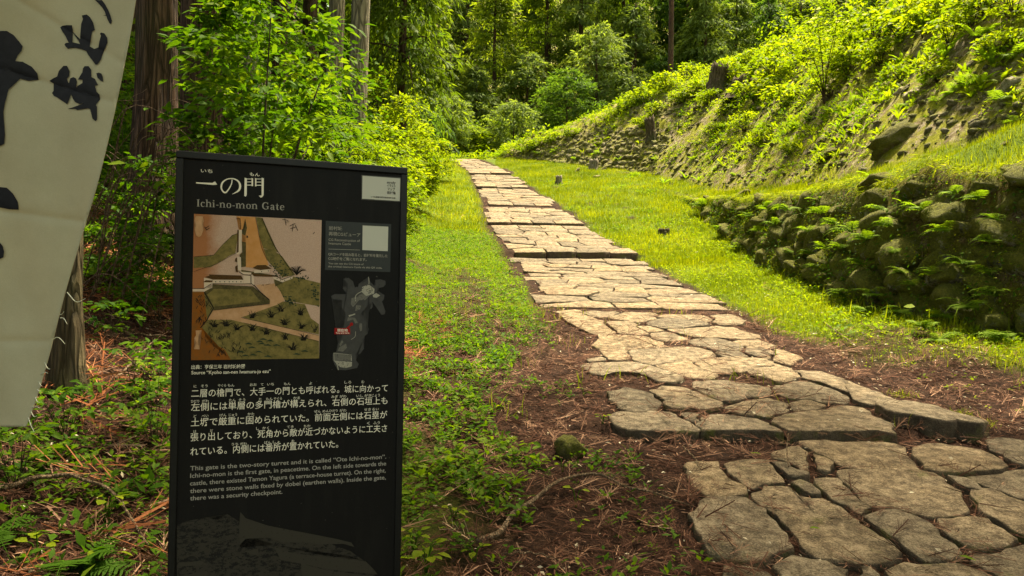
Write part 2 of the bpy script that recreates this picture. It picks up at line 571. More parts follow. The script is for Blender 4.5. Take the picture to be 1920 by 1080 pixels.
# ------------------------------------------------------------------ cover masks shared by ground colour and plants
def grass_mask(X, Y):
    u = X - xc(Y); hw = half_width(Y)
    n = fbm(X * .8, Y * .8, 41, 4)
    n2 = fbm(X * 2.5, Y * 2.5, 47, 3)
    td, th = toe_dist(X, Y)
    right = sstep(.05, .45, u - hw + .35 * n) * (1 - sstep(-.2, .3, td))
    # bare, needle-covered margin beside the near paving
    bare_r = (1 - sstep(2.2, 2.9, u - .22 * (8.5 - Y) * .0 + .5 * n)) * (1 - sstep(6.4, 8.8, Y + 1.2 * n))
    right = right * (1 - bare_r)
    left = sstep(.05, .5, -u - hw + .3 * n) * (1 - sstep(2.6, 3.6, -u + .7 * n))
    bare_l = (1 - sstep(2.0, 3.1, -u + 1.0 * n + .4 * n2)) * (1 - sstep(5.6, 10.0, Y + 2.5 * n))
    left = left * (1 - bare_l) * sstep(-.30, .15, n2 + .5 * n + .16 + .03 * np.clip(Y - 8, 0, 10))
    strip = np.exp(-((u + 2.0 + .03 * (Y - 9) + .3 * n) / .42) ** 2) * (1 - sstep(10, 17, Y)) * .9
    left = left * (1 - strip)
    left = np.where(Y > 13, np.maximum(left, sstep(.1, .4, -u - hw) * (1 - sstep(3.2, 4.2, -u))), left)
    face = (X > xwall(Y) - .08) & (X < xwall(Y) + .42 * hwall(Y) - .05) & (Y < 21)
    right = right * sstep(-.62, -.25, n2 + .25 * n)
    return np.where(u > 0, np.where(face, 0, right), left) * (Y < 46)


def bank_mask(X, Y):
    td, th = toe_dist(X, Y)
    w = (X > xwall(Y) - .15) & (X < xwall(Y) + .42 * hwall(Y) + .05) & (Y < 24)
    return np.maximum(sstep(-.25, .25, td + .35 * fbm(X * .9, Y * .9, 61, 3)), np.where(w, .4, 0))


# ------------------------------------------------------------------ ground sheet
def spaced(segs):
    out = []
    for a, b, s in segs:
        out.append(np.arange(a, b, s))
    out.append([segs[-1][1]])
    return np.concatenate(out)


gx = spaced([(-90, -30, 4), (-30, -12, 1), (-12, -6, .3), (-6, 8, .085), (8, 16, .2), (16, 30, .8), (30, 90, 4)])
gy = spaced([(-14, -2, 1), (-2, 2, .25), (2, 8, .07), (8, 20, .12), (20, 46, .22), (46, 70, .8), (70, 148, 4)])
GX, GY = np.meshgrid(gx, gy)
GZ = height(GX, GY)
Vg = np.stack([GX, GY, GZ], -1).reshape(-1, 3)
nx, ny = len(gx), len(gy)
ii = (np.arange(ny - 1)[:, None] * nx + np.arange(nx - 1)[None]).ravel()
Fg = np.stack([ii, ii + 1, ii + nx + 1, ii + nx], -1)
ground = obj('ground', mesh_np('ground', Vg, Fg, M['ground'], smooth=True,
                               attrs={'turf': grass_mask(GX, GY).ravel(), 'bank': bank_mask(GX, GY).ravel()}))
tag(ground, 'sloping forest ground of brown soil, turf and rubble bank', kind='structure')
# ------------------------------------------------------------------ stone path
# outlines of the near slabs as measured (zoom scale, origin, outline points)
TRACED = [
 (2.909, 1260, 740, [
  [(745,235),(800,222),(950,217),(1130,215),(1230,255),(1375,385),(1180,380),(1000,378),(930,365),(860,310)],
  [(1370,268),(1440,250),(1600,255),(1700,290),(1790,370),(1700,395),(1390,388),(1310,302)],
  [(900,392),(980,385),(1260,385),(1400,420),(1560,510),(1600,560),(1570,640),(1480,635),(1330,600),(1200,562),(1140,562),(1090,590),(1040,560),(960,470)],
  [(820,450),(880,440),(960,500),(1075,600),(1020,640),(960,600),(890,530)],
  [(500,480),(640,470),(700,530),(830,555),(940,600),(1060,700),(1190,780),(1225,830),(1150,860),(1050,850),(900,855),(800,845),(710,800),(600,670),(500,580),(480,530)],
  [(215,575),(400,585),(500,620),(560,690),(640,790),(650,825),(540,815),(440,825),(250,825),(160,760),(110,650)],
  [(275,350),(400,340),(530,340),(600,430),(590,460),(450,485),(390,470),(310,420)],
  [(540,335),(640,350),(720,420),(700,435),(630,430)],
  [(85,350),(250,350),(300,420),(395,500),(380,520),(200,520),(130,480),(80,400)],
  [(570,280),(680,260),(740,290),(760,390),(700,390),(640,330)],
  [(755,300),(820,320),(880,370),(860,405),(785,395)],
  [(640,470),(700,460),(820,540),(760,545),(700,520)],
  [(1060,640),(1200,625),(1300,690),(1440,720),(1490,790),(1470,860),(1380,890),(1290,820),(1180,760),(1080,700),(1030,660)],
  [(1480,670),(1600,645),(1720,670),(1880,770),(1860,800),(1700,825),(1600,790),(1500,720)],
  [(1615,515),(1740,505),(1920,600),(2080,690),(2060,760),(1870,745),(1790,690),(1720,610),(1625,560)],
  [(1650,425),(1800,400),(1960,395),(2110,450),(2130,540),(1990,570),(1880,545),(1780,480)],
  [(1530,440),(1640,470),(1700,520),(1600,500)],
  [(1690,905),(1780,850),(1920,815),(2090,830),(2200,930),(2100,1050),(1960,1060),(1850,1010),(1720,940)],
  [(340,960),(500,945),(556,985),(560,1100),(400,1130),(300,1060)],
  [(575,935),(700,912),(980,925),(985,1090),(800,1120),(620,1080)],
  [(1005,930),(1090,935),(1150,990),(1140,1110),(1010,1100)],
  [(1165,950),(1300,925),(1500,915),(1700,965),(1800,1025),(1790,1130),(1450,1160),(1190,1110)],
  [(2110,610),(2260,600),(2400,700),(2330,790),(2160,770),(2100,700)],
  [(1860,240),(2010,235),(2100,300),(2080,360),(1900,350),(1840,290)],
 ]),
 (3.177, 1400, 560, [
  [(180,700),(290,655),(440,622),(560,588),(670,600),(760,660),(820,715),(885,770),(870,785),(720,770),(600,765),(450,755),(340,770),(270,765)],
  [(800,640),(860,600),(950,597),(1100,620),(1250,680),(1330,735),(1200,708),(1050,705),(950,702),(860,680)],
  [(215,480),(330,440),(420,450),(520,490),(600,530),(540,555),(450,560),(340,530),(230,500)],
  [(290,375),(440,372),(560,420),(800,520),(900,568),(860,588),(740,588),(640,530),(500,470),(400,440)],
  [(0,345),(100,340),(220,390),(305,425),(280,450),(190,480),(100,450),(-20,405)],
  [(0,560),(120,540),(235,590),(262,610),(200,640),(100,662),(-20,620)],
  [(250,572),(380,555),(445,575),(420,595),(300,612)],
  [(0,275),(100,275),(160,300),(130,340),(40,322)],
  [(172,290),(270,310),(330,340),(250,362),(180,330)],
 ]),
 (2.842, 900, 450, [
  [(820,590),(900,565),(1030,560),(1180,560),(1220,590),(1190,625),(1100,632),(980,640),(920,650),(860,635),(820,610)],
  [(1170,637),(1250,622),(1380,612),(1500,627),(1505,655),(1400,688),(1290,693),(1210,665)],
  [(950,652),(1050,637),(1110,640),(1150,680),(1230,700),(1190,716),(1100,702),(1060,700),(990,672)],
  [(545,660),(640,642),(830,637),(900,662),(1055,710),(1050,728),(960,733),(850,700),(760,690),(650,713),(600,700)],
  [(1165,740),(1250,712),(1400,717),(1490,740),(1515,768),(1380,798),(1300,812),(1240,790)],
  [(1322,850),(1400,812),(1550,787),(1640,820),(1645,858),(1550,902),(1430,888),(1340,870)],
  [(940,762),(1010,742),(1150,770),(1270,820),(1260,850),(1130,860),(1020,863),(1000,820)],
  [(690,770),(780,752),(860,780),(890,850),(830,868),(760,840),(700,810)],
  [(700,900),(800,885),(900,880),(1010,872),(1040,890),(1100,940),(1160,970),(1060,998),(900,990),(800,993),(720,950)],
  [(1175,900),(1290,890),(1400,910),(1500,935),(1560,965),(1605,998),(1480,985),(1300,993),(1200,998),(1165,950)],
  [(600,545),(650,502),(780,502),(900,530),(1000,548),(900,558),(740,560),(650,560)],
  [(682,432),(760,422),(830,442),(885,488),(760,488),(712,465)],
  [(400,372),(500,365),(590,402),(700,460),(710,480),(640,490),(560,470),(460,420)],
  [(555,381),(620,370),(712,372),(725,384),(605,399)],
  [(735,390),(820,377),(905,377),(915,398),(850,422),(760,415),(710,405)],
  [(832,447),(900,442),(945,465),(900,478),(862,465)],
  [(922,427),(1010,412),(1150,422),(1195,440),(1100,453),(1000,458),(932,442)],
  [(955,395),(1060,386),(1180,391),(1230,409),(1180,421),(1050,405)],
  [(1032,472),(1200,457),(1350,447),(1478,488),(1350,503),(1180,508),(1092,495)],
  [(912,482),(980,477),(1095,508),(1000,518),(952,505)],
  [(1122,521),(1250,516),(1345,550),(1328,573),(1230,560)],
  [(1245,391),(1340,386),(1415,420),(1395,438),(1292,438)],
  [(1422,561),(1535,571),(1575,598),(1480,612),(1422,590)],
  [(1292,591),(1380,582),(1395,605),(1312,609)],
  [(672,581),(740,577),(788,610),(720,633),(682,610)],
  [(572,621),(650,612),(648,633),(582,638)],
  [(1392,531),(1480,521),(1575,545),(1565,562),(1440,553)],
  [(1080,880),(1130,872),(1165,885),(1150,925),(1110,915)],
  [(1075,835),(1075,800),(1030,790)] ,
 ]),
]


def slab(poly, thick, lift, seed, step=.07, far=False, above=None):
    """slab with uneven top and rounded edge; poly = world x,y outline"""
    r = np.random.default_rng(seed)
    poly = np.asarray(poly, float)
    a = 0.5 * np.sum(poly[:, 0] * np.roll(poly[:, 1], -1) - poly[:, 1] * np.roll(poly[:, 0], -1))
    if a < 0: poly = poly[::-1]
    n = len(poly)
    out = []
    for i in range(n):
        p, q = poly[i], poly[(i + 1) % n]
        m = max(1, int(np.hypot(*(q - p)) / step))
        for j in range(m):
            w = p + (q - p) * j / m
            if j and far: w = w + r.normal(0, .010, 2)
            out.append(w)
    B = np.array(out)
    c = B.mean(0)
    nb = len(B)
    size = math.sqrt(abs(a)) + .01
    inset = min(.010, size * .05)
    # plane through the path under the slab
    By = B[:, 1].copy()
    for D, h_, L_ in STEPS:            # a slab lies wholly above or wholly below a step
        if abs(c[1] - D) < 2: By = np.maximum(By, D + .02) if (c[1] > D if (above is None or D > 5) else above) else np.minimum(By, D - .02)
    H = height(B[:, 0], By, False)
    A = np.c_[B - c, np.ones(nb)]
    pl, *_ = np.linalg.lstsq(A, H, rcond=None)
    tl = r.normal(0, .016, 2)
    def top(P, dz):
        return (P - c) @ (pl[:2] + tl) + pl[2] + lift + dz + .011 * fbm(P[:, 0] * 6 + seed, P[:, 1] * 6, seed % 97, 3)
    rings = []
    zb = (B - c) @ pl[:2] + pl[2] - thick
    rings.append(np.c_[c + (B - c) * (1 - .02 / size), zb])
    if not far:
        rings.append(np.c_[c + (B - c) * (1 + r.uniform(-.012, .022, (nb, 1)) / size), .45 * zb + .55 * top(B, 0)])
    rings.append(np.c_[B, (top(B, 0) - (r.uniform(.005, .026, nb) if not far else .008))])
    if not far:
        B1 = c + (B - c) * (1 - inset / size * .7); rings.append(np.c_[B1, top(B1, -.003)])
    B2 = c + (B - c) * (1 - inset / size * 2.2); rings.append(np.c_[B2, top(B2, 0)])
    if not far:
        B3 = c + (B - c) * .55; rings.append(np.c_[B3, top(B3, .002)])
    V = np.concatenate(rings + [np.c_[c[None], top(c[None], .002)]])
    T = []
    for k in range(len(rings) - 1):
        for j in range(nb):
            p, q = k * nb + j, k * nb + (j + 1) % nb
            T.append((p, q, q + nb, p + nb))
    e = len(V) - 1; k = len(rings) - 1
    F3 = [(k * nb + j, k * nb + (j + 1) % nb, e) for j in range(nb)]
    return V, T + F3


path = obj('path', None)
tag(path, 'uneven granite stone path with low steps climbing between the verges', kind='structure')
_outl = []          # outlines used to keep litter and grass off the slabs
_c = 0; _kerb = 25; _near = []; _above = []
for sc_, ox, oy, polys in TRACED:
    for pg in polys:
        px = np.array(pg, float) / sc_ + (ox, oy)
        above = px[:, 1].mean() < 813
        W = hit(px[:, 0], px[:, 1], detail=False, dz=.045 + (.045 if above and px[:, 1].mean() > 700 else 0.0), stones=False)[:, :2]
        if above: W[:, 1] = np.maximum(W[:, 1], STEPS[0][0] - .10)
        if (W[:, 1].max() - W[:, 1].min()) > 3: continue
        _near.append(W); _above.append(bool(above))

def resample(P, step):
    P = np.asarray(P, float)
    if .5 * np.sum(P[:, 0] * np.roll(P[:, 1], -1) - P[:, 1] * np.roll(P[:, 0], -1)) < 0: P = P[::-1]
    out = []
    for i in range(len(P)):
        p, q = P[i], P[(i + 1) % len(P)]; m = max(1, int(round(np.hypot(*(q - p)) / step)))
        out += [p + (q - p) * j / m for j in range(m)]
    return np.array(out)


# near slabs grow until only narrow joints stay between neighbours
_res = [resample(W, .05) for W in _near]
_cen = [W.mean(0) for W in _res]
for _it in range(8):
    allp = np.concatenate(_res); own = np.concatenate([np.full(len(W), i) for i, W in enumerate(_res)])
    new = []
    for i, W in enumerate(_res):
        t = np.roll(W, -1, 0) - np.roll(W, 1, 0); t /= np.linalg.norm(t, axis=1)[:, None] + 1e-9
        nn = np.c_[t[:, 1], -t[:, 0]]
        o = allp[own != i]
        D_ = np.hypot(W[:, None, 0] - o[None, :, 0], W[:, None, 1] - o[None, :, 1]); j = D_.argmin(1); dm = D_[np.arange(len(W)), j]
        facing = ((o[j] - W) * nn).sum(1) > .3 * dm
        gap = np.interp(W[:, 1], [2.8, 4.4, 6, 9], [.019, .015, .012, .015])
        mv = np.where(facing & (dm < .34), np.clip(dm * .5 - gap, -.03, .035), np.where(dm < .012, -.01, 0.0025))
        if _above[i] is True: mv = np.where(W[:, 1] + nn[:, 1] * mv < STEPS[0][0] - .12, 0, mv)
        mv = mv * .6
        mv = .25 * np.roll(mv, 1) + .5 * mv + .25 * np.roll(mv, -1)
        new.append(W + nn * mv[:, None])
    _res = new
for i, W in enumerate(_res):
    r_ = np.random.default_rng(900 + i)
    W = W + r_.normal(0, .0065, W.shape)
    V, T = slab(W, .30 if i == _kerb else .15, (.075 if i == _kerb else (.024 if _above[i] else .038) + r_.uniform(-.008, .010)), 100 + i, above=_above[i])
    obj('paving_stone', mesh_py('paving_stone', V, T, M['paving'], True), path)
    _outl.append(W); _c += 1


# further up: irregular cells between the steps
def clip(P, n, c):
    out = []
    for i in range(len(P)):
        p, q = P[i], P[(i + 1) % len(P)]; a_, b_ = p @ n - c, q @ n - c
        if a_ <= 0: out.append(p)
        if a_ * b_ < 0: out.append(p + (q - p) * a_ / (a_ - b_))
    return np.array(out) if len(out) else np.zeros((0, 2))


_lines = [9.25] + [s_[0] for s_ in STEPS[1:]] + [42.6]
for _q in range(len(_lines) - 1):
    y0, y1 = _lines[_q], _lines[_q + 1]
    ym = .5 * (y0 + y1); dep = float(np.interp(ym, [9, 15, 25, 42], [.42, .47, .56, .75])); nr = max(2, int(round((y1 - y0) / dep))); dep = (y1 - y0) / nr
    seeds = []
    for a_ in range(nr):
        yc_ = y0 + (a_ + .5) * dep; hw0 = float(half_width(yc_)); nc_ = max(2, int(round(2 * hw0 / RNG.uniform(.50, .74)))); w_ = 2 * hw0 / nc_
        sh_ = RNG.uniform(-.2, .2)
        for b_ in range(nc_):
            yj = .0 if a_ in (0, nr - 1) else .26
            seeds.append((-hw0 + (b_ + .5 + sh_) * w_ + RNG.uniform(-.26, .26) * w_, yc_ + RNG.uniform(-yj, yj) * dep))
    seeds = np.array(seeds); asp = np.array([1, 1.35])
    for i, s_ in enumerate(seeds):
        hw0 = float(half_width(s_[1])); e1, e2 = RNG.uniform(-.10, .16), RNG.uniform(-.10, .22)
        P = np.array([(-hw0 - e1, y0), (hw0 + e2, y0), (hw0 + e2, y1), (-hw0 - e1, y1)])
        for j, o in enumerate(seeds):
            if i == j or abs(o[1] - s_[1]) > 2.5 * dep: continue
            n = (o - s_) * asp ** 2; c_ = (.5 * (o + s_)) @ n; P = clip(P, n, c_)
            if len(P) < 3: break
        if len(P) < 3: continue
        W = resample(P, .13)
        c0 = W.mean(0); t = np.roll(W, -1, 0) - np.roll(W, 1, 0); t /= np.linalg.norm(t, axis=1)[:, None] + 1e-9
        g_ = RNG.uniform(.008, .018)
        W = W - np.c_[t[:, 1], -t[:, 0]] * g_
        if np.ptp(W[:, 0]) < .12: continue
        W[:, 0] += xc(W[:, 1])
        first = c0[1] < y0 + dep * .8 and _q > 0
        V, T = slab(W, .22 if first else .12, .026 + RNG.uniform(-.010, .014), 1000 + _c, step=.5, far=True)
        obj('paving_stone', mesh_py('paving_stone', V, T, M['paving'], True), path)
        _outl.append(W); _c += 1
print('paving stones', _c)


def on_stone(X, Y, grow=0.0):
    X = np.asarray(X); Y = np.asarray(Y)
    inside = np.zeros(X.shape, bool)
    for W in _outl:
        x0, y0 = W.min(0) - .01; x1, y1 = W.max(0) + .01
        m = np.nonzero((X > x0) & (X < x1) & (Y > y0) & (Y < y1))[0]
        if not len(m): continue
        c = W.mean(0); P = c + (W - c) * (1 - grow)
        xi, yi = X[m], Y[m]; ins = np.zeros(len(m), bool)
        for i in range(len(P)):
            ax, ay = P[i]; bx, by = P[(i + 1) % len(P)]
            cond = ((ay > yi) != (by > yi)) & (xi < (bx - ax) * (yi - ay) / (by - ay + 1e-12) + ax)
            ins ^= cond
        inside[m] |= ins
    return inside
# ------------------------------------------------------------------ information board
_R = [ray(*q) for q in ((330, 281), (765, 314), (753, 1034), (317, 1080))]
_A = np.array([_R[0], -_R[1], _R[2]]).T
_dk = np.linalg.solve(_A, _R[3])
_sc = .6 / np.linalg.norm(_dk[1] * _R[1] - _dk[0] * _R[0])
_TL = CAM + _dk[0] * _R[0] * _sc
_bx = (_dk[1] * _R[1] - _dk[0] * _R[0]); _bx = np.array([_bx[0], _bx[1], 0]); _bx /= np.linalg.norm(_bx)
_bz = np.array([0, 0, 1.0]); _bn = np.cross(_bx, _bz); _bn /= np.linalg.norm(_bn)
if _bn[1] > 0: _bn = -_bn                     # normal towards the viewer
BW, BH = .6, float(_TL[2] - height(_TL[0] + .3, _TL[1] + .1)) + .12
BD = .055                                      # depth of the frame
PANEL = .006                                   # face of the panel lies this far behind the frame's front


def bpt(px, py, off=0.0):
    """board coordinates (across, up from top-left corner, front face) of photograph pixels"""
    r = ray(px, py)
    n = _bn
    o = _TL + n * (off)
    t = ((o - CAM) @ n) / (r @ n)
    P = CAM + r * t[..., None] - _TL
    return np.stack([P @ _bx, P @ _bz], -1)


board = obj('information_board', None, loc=tuple(_TL))
board.matrix_world = Matrix(((_bx[0], -_bn[0], 0, _TL[0]), (_bx[1], -_bn[1], 0, _TL[1]), (_bx[2], -_bn[2], 1, _TL[2]), (0, 0, 0, 1)))
tag(board, 'tall black information board with white Japanese and English text and an old castle map', 'sign')
# local axes: x across, y away from the viewer, z up; origin = top-left front corner


def box_mesh(name, x0, x1, y0, y1, z0, z1, mat, bev=.0):
    V = [(x, y, z) for x in (x0, x1) for y in (y0, y1) for z in (z0, z1)]
    Fq = [(0, 1, 3, 2), (4, 6, 7, 5), (0, 4, 5, 1), (2, 3, 7, 6), (0, 2, 6, 4), (1, 5, 7, 3)]
    me = mesh_py(name, V, Fq, mat)
    if bev:
        import bmesh
        b = bmesh.new(); b.from_mesh(me)
        bmesh.ops.bevel(b, geom=b.edges[:], offset=bev, segments=2, affect='EDGES', profile=.5)
        bmesh.ops.recalc_face_normals(b, faces=b.faces[:])
        b.to_mesh(me); b.free()
    return me


def flat_mat(name, col, rough=.6, noise=.0, spec=.2, scale=300, col2=None):
    k = NT(name)
    if noise or col2:
        n = k.noise(scale, 3, .7, k.coord())
        c = k.ramp(n, [(.35, tuple(x * (1 - noise) for x in col)), (.65, col2 or tuple(x * (1 + noise) for x in col))])
        if name in ('dark_panel_print', 'black_painted_metal'):     # dust, specks and faint runs
            d1 = k.ramp(k.noise(120, 2, .5, k.mapping(k.coord(), (1, 1, 1.3))), [(.74, 0.0), (.80, .5)])
            d2 = k.ramp(k.noise(9, 5, .7, k.mapping(k.coord(), (2.2, 1, .35))), [(.5, 0.0), (.75, .035)])
            c = k.mix(k.math('ADD', d1, d2), c, (.16, .145, .11))
    else:
        c = col
    k.principled(c, rough, spec)
    return k.m


M['frame'] = flat_mat('black_painted_metal', (.0035, .0035, .0038), .45, .2, .3, 40)
M['panel'] = flat_mat('dark_panel_print', (.0062, .0055, .0052), .6, .3, .15, 900)
M['print_white'] = flat_mat('print_white', srgb(236, 228, 208), .6)
M['print_grey'] = flat_mat('print_grey', srgb(160, 154, 144), .6)
M['print_dim'] = flat_mat('print_dim_grey', srgb(150, 143, 130), .6)

fw = .020
fr = [box_mesh('frame', 0, BW, 0, BD, -fw, 0, M['frame'], .003), box_mesh('frame', 0, fw * .95, .0005, BD - .0005, -BH, -fw, M['frame'], .003),
      box_mesh('frame', BW - fw * .95, BW, .0005, BD - .0005, -BH, -fw, M['frame'], .003)]
for me in fr: obj('frame_bar', me, board)
obj('panel', box_mesh('panel', fw * .95, BW - fw * .95, PANEL, BD - .012, -BH, -fw, M['panel']), board)
obj('back_plate', box_mesh('back_plate', fw * .95, BW - fw * .95, BD - .011, BD - .004, -BH, -fw, M['frame']), board)


def layer_polys(name, polys, mat, lay, parent=board, px=True, thin=.0002):
    """flat print: polygons given in photograph pixels, lying on the panel at print layer lay"""
    import bmesh
    b = bmesh.new()
    y = PANEL - .0004 - .00022 * lay
    for P in polys:
        Q = bpt(*np.array(P, float).T, off=-y) if px else np.asarray(P)
        vs = [b.verts.new((q[0], y, q[1])) for q in Q]
        try:
            b.faces.new(vs)
        except ValueError:
            pass
    bmesh.ops.triangulate(b, faces=b.faces[:])
    bmesh.ops.recalc_face_normals(b, faces=b.faces[:])
    me = bpy.data.meshes.new(name); b.to_mesh(me); b.free()
    if mat: me.materials.append(mat)
    return obj(name, me, parent)


def stroke(pts, widths, n=14):
    """outline of a brush stroke through pts"""
    C = curve_pts([(p[0], p[1], 0) for p in pts], n)[:, :2]
    w = np.interp(np.linspace(0, 1, n), np.linspace(0, 1, len(widths)), widths)
    t = np.gradient(C, axis=0); t /= np.linalg.norm(t, axis=1)[:, None] + 1e-9
    nn = np.c_[-t[:, 1], t[:, 0]] * (w / 2)[:, None]
    return [tuple(q) for q in np.vstack([C + nn, (C - nn)[::-1]])]


def stroke_quads(pts, widths, n=14):
    C = stroke(pts, widths, n)
    m = len(C) // 2
    return [[C[i], C[i + 1], C[2 * m - 2 - i], C[2 * m - 1 - i]] for i in range(m - 1)]


_fontcache = {}


def text_verts(s, bold=0.0, space=1.0, word=1.0):
    key = (s, bold, space, word)
    if key in _fontcache: return _fontcache[key]
    c = bpy.data.curves.new('lettering', 'FONT'); c.body = s; c.offset = bold
    c.resolution_u = 3; c.space_character = space; c.space_word = word
    o = bpy.data.objects.new('lettering', c); COL.objects.link(o)
    bpy.context.view_layer.update()
    dg = bpy.context.evaluated_depsgraph_get()
    m = bpy.data.meshes.new_from_object(o.evaluated_get(dg), depsgraph=dg)
    V = np.zeros(len(m.vertices) * 3); m.vertices.foreach_get('co', V); V = V.reshape(-1, 3)[:, :2]
    Fc = [tuple(p.vertices) for p in m.polygons]
    bpy.data.objects.remove(o); bpy.data.curves.remove(c); bpy.data.meshes.remove(m)
    _fontcache[key] = (V, Fc)
    return V, Fc


def letter(name, items, mat, lay=2, parent=board):
    """items: (text, x0, y0, x1, y1, em height in px, bold) - baseline from left to right in photograph px"""
    Vs, Fs = [], []; off = 0
    y = PANEL - .0004 - .00022 * lay
    for s, x0, y0, x1, y1, em, bold in items:
        V, Fc = text_verts(s, bold)
        A = bpt(np.array([x0, x1, x0]), np.array([y0, y1, y0 - em]), off=-y)
        base = .5 * (A[0, 1] + A[1, 1])
        W = A[1, 0] - A[0, 0]
        hgt = A[2, 1] - A[0, 1]
        mn, mx = V[:, 0].min(), V[:, 0].max()
        sx = W / (mx - mn); sy = hgt
        Q = np.c_[(V[:, 0] - mn) * sx + A[0, 0], np.full(len(V), y), V[:, 1] * sy + base]
        Vs.append(Q); Fs += [tuple(i + off for i in f) for f in Fc]; off += len(V)
    return obj(name, mesh_py(name, np.concatenate(Vs), Fs, mat), parent)


# title
Z1 = lambda P: [(320 + x / 4.154, 270 + y / 4.154) for x, y in P]
title = [Z1([(198, 298), (325, 303), (345, 291), (363, 316), (330, 319), (198, 307)])]
_no = [(478, 276), (474, 310), (452, 352), (428, 378), (406, 368), (394, 338), (404, 300), (440, 274), (486, 270), (524, 288), (541, 322), (530, 362), (480, 391)]
for q in stroke_quads(_no, [7, 9, 10, 12, 11, 13, 14, 8, 8, 12, 17, 16, 3], 34): title.append(Z1(q))
rect = lambda a, b, c, d: [(a, b), (c, b), (c, d), (a, d)]
for q in ([(576, 262), (594, 268), (593, 398), (584, 410), (573, 404)], rect(594, 270, 630, 275), rect(594, 293, 630, 298), rect(594, 317, 630, 323),
          [(630, 264), (642, 268), (642, 328), (630, 328)], [(657, 264), (668, 268), (668, 330), (657, 330)], rect(668, 270, 710, 275), rect(668, 294, 710, 299),
          rect(668, 318, 710, 324), [(708, 262), (726, 268), (724, 398), (714, 413), (700, 418), (696, 408), (686, 402), (708, 400)]):
    title.append(Z1(q))
layer_polys('title_lettering', title, M['print_white'], 2)
letter('title_reading', [('いち', 376.5, 323.5, 398.5, 323.5, 8.0, .01), ('もん', 468, 329.5, 487, 330, 7.5, .01)], M['print_white'])
# roman title drawn letter by letter: thick uprights, thin joins, bracket serifs; units: x-height 1, cap height 1.5
def _g_arch(x, w):      # right half of an n / h
    return [('s', [(x + .2, .66), (x + .42, .96), (x + w - .38, .98), (x + w - .2, .72), (x + w - .2, .5)], [.06, .14, .18, .24, .24]), ('r', x + w - .32, 0, x + w - .08, .62), ('r', x + w - .46, 0, x + w + .06, .07)]


def glyph(ch):
    st = lambda x, top: [('r', x + .08, 0, x + .32, top), ('r', x - .06, 0, x + .46, .07), ('r', x - .08, top - .10, x + .14, top - .02)]
    if ch == 'I': return [('r', .14, 0, .42, 1.5), ('r', 0, 0, .56, .08), ('r', 0, 1.42, .56, 1.5)], .62
    if ch == 'c': return [('s', [(.80, .80), (.56, .97), (.26, .88), (.14, .5), (.26, .12), (.56, .03), (.84, .22)], [.22, .10, .2, .25, .2, .1, .05])], .95
    if ch == 'h': return st(0, 1.55) + _g_arch(0, 1.1), 1.22
    if ch == 'i': return st(0, 1.0) + [('r', .07, 1.24, .33, 1.48)], .52
    if ch == '-': return [('r', .05, .40, .52, .54)], .62
    if ch == 'n': return st(0, 1.0) + _g_arch(0, 1.1), 1.22
    if ch == 'm': return st(0, 1.0) + _g_arch(0, 1.0) + _g_arch(.76, 1.0), 1.9
    if ch == 'o': return [('s', [(.5, .97), (.22, .86), (.14, .5), (.22, .14), (.5, .03), (.78, .14), (.86, .5), (.78, .86), (.5, .97)], [.09, .17, .25, .17, .09, .17, .25, .17, .09])], 1.04
    if ch == 'G': return [('s', [(1.2, 1.12), (.95, 1.42), (.62, 1.44), (.26, 1.2), (.16, .75), (.26, .3), (.62, .05), (.95, .07), (1.22, .3)], [.12, .10, .14, .24, .28, .24, .14, .10, .2]), ('r', 1.04, .1, 1.28, .66), ('r', .86, .60, 1.42, .68), ('r', 1.12, 1.05, 1.22, 1.5)], 1.5
    if ch == 'a': return [('s', [(.14, .78), (.34, .97), (.62, .9), (.68, .6), (.68, .1), (.9, .04)], [.22, .12, .2, .24, .24, .08]), ('s', [(.66, .58), (.30, .48), (.14, .26), (.30, .05), (.62, .2)], [.08, .12, .22, .14, .05])], .96
    if ch == 't': return [('s', [(.32, 1.35), (.32, .8), (.32, .22), (.46, .04), (.68, .14)], [.1, .24, .24, .14, .06]), ('r', .04, .90, .66, .99)], .72
    if ch == 'e': return [('s', [(.16, .52), (.80, .54), (.74, .86), (.5, .97), (.24, .86), (.14, .5), (.26, .12), (.55, .03), (.82, .2)], [.07, .08, .18, .10, .18, .25, .2, .1, .05])], .95
    return [], .55


_x = 0.0; _et = []
_txt = 'Ichi-no-mon Gate'; _sp = .14
_W = sum(glyph(c_)[1] + _sp for c_ in _txt) - _sp
for c_ in _txt:
    prs_, w_ = glyph(c_)
    def _m(p): 
        fx = (_x + p[0]) / _W
        return (369 + 164.5 * fx, 387.2 + 7.0 * fx - p[1] * 8.9)
    for q_ in prs_:
        if q_[0] == 'r': _et.append([_m(p) for p in ((q_[1], q_[2]), (q_[3], q_[2]), (q_[3], q_[4]), (q_[1], q_[4]))])
        else:
            for qq in stroke_quads(q_[1], q_[2], 16): _et.append([_m(p) for p in qq])
    _x += w_ + _sp
layer_polys('english_title', _et, M['print_grey'], 2)

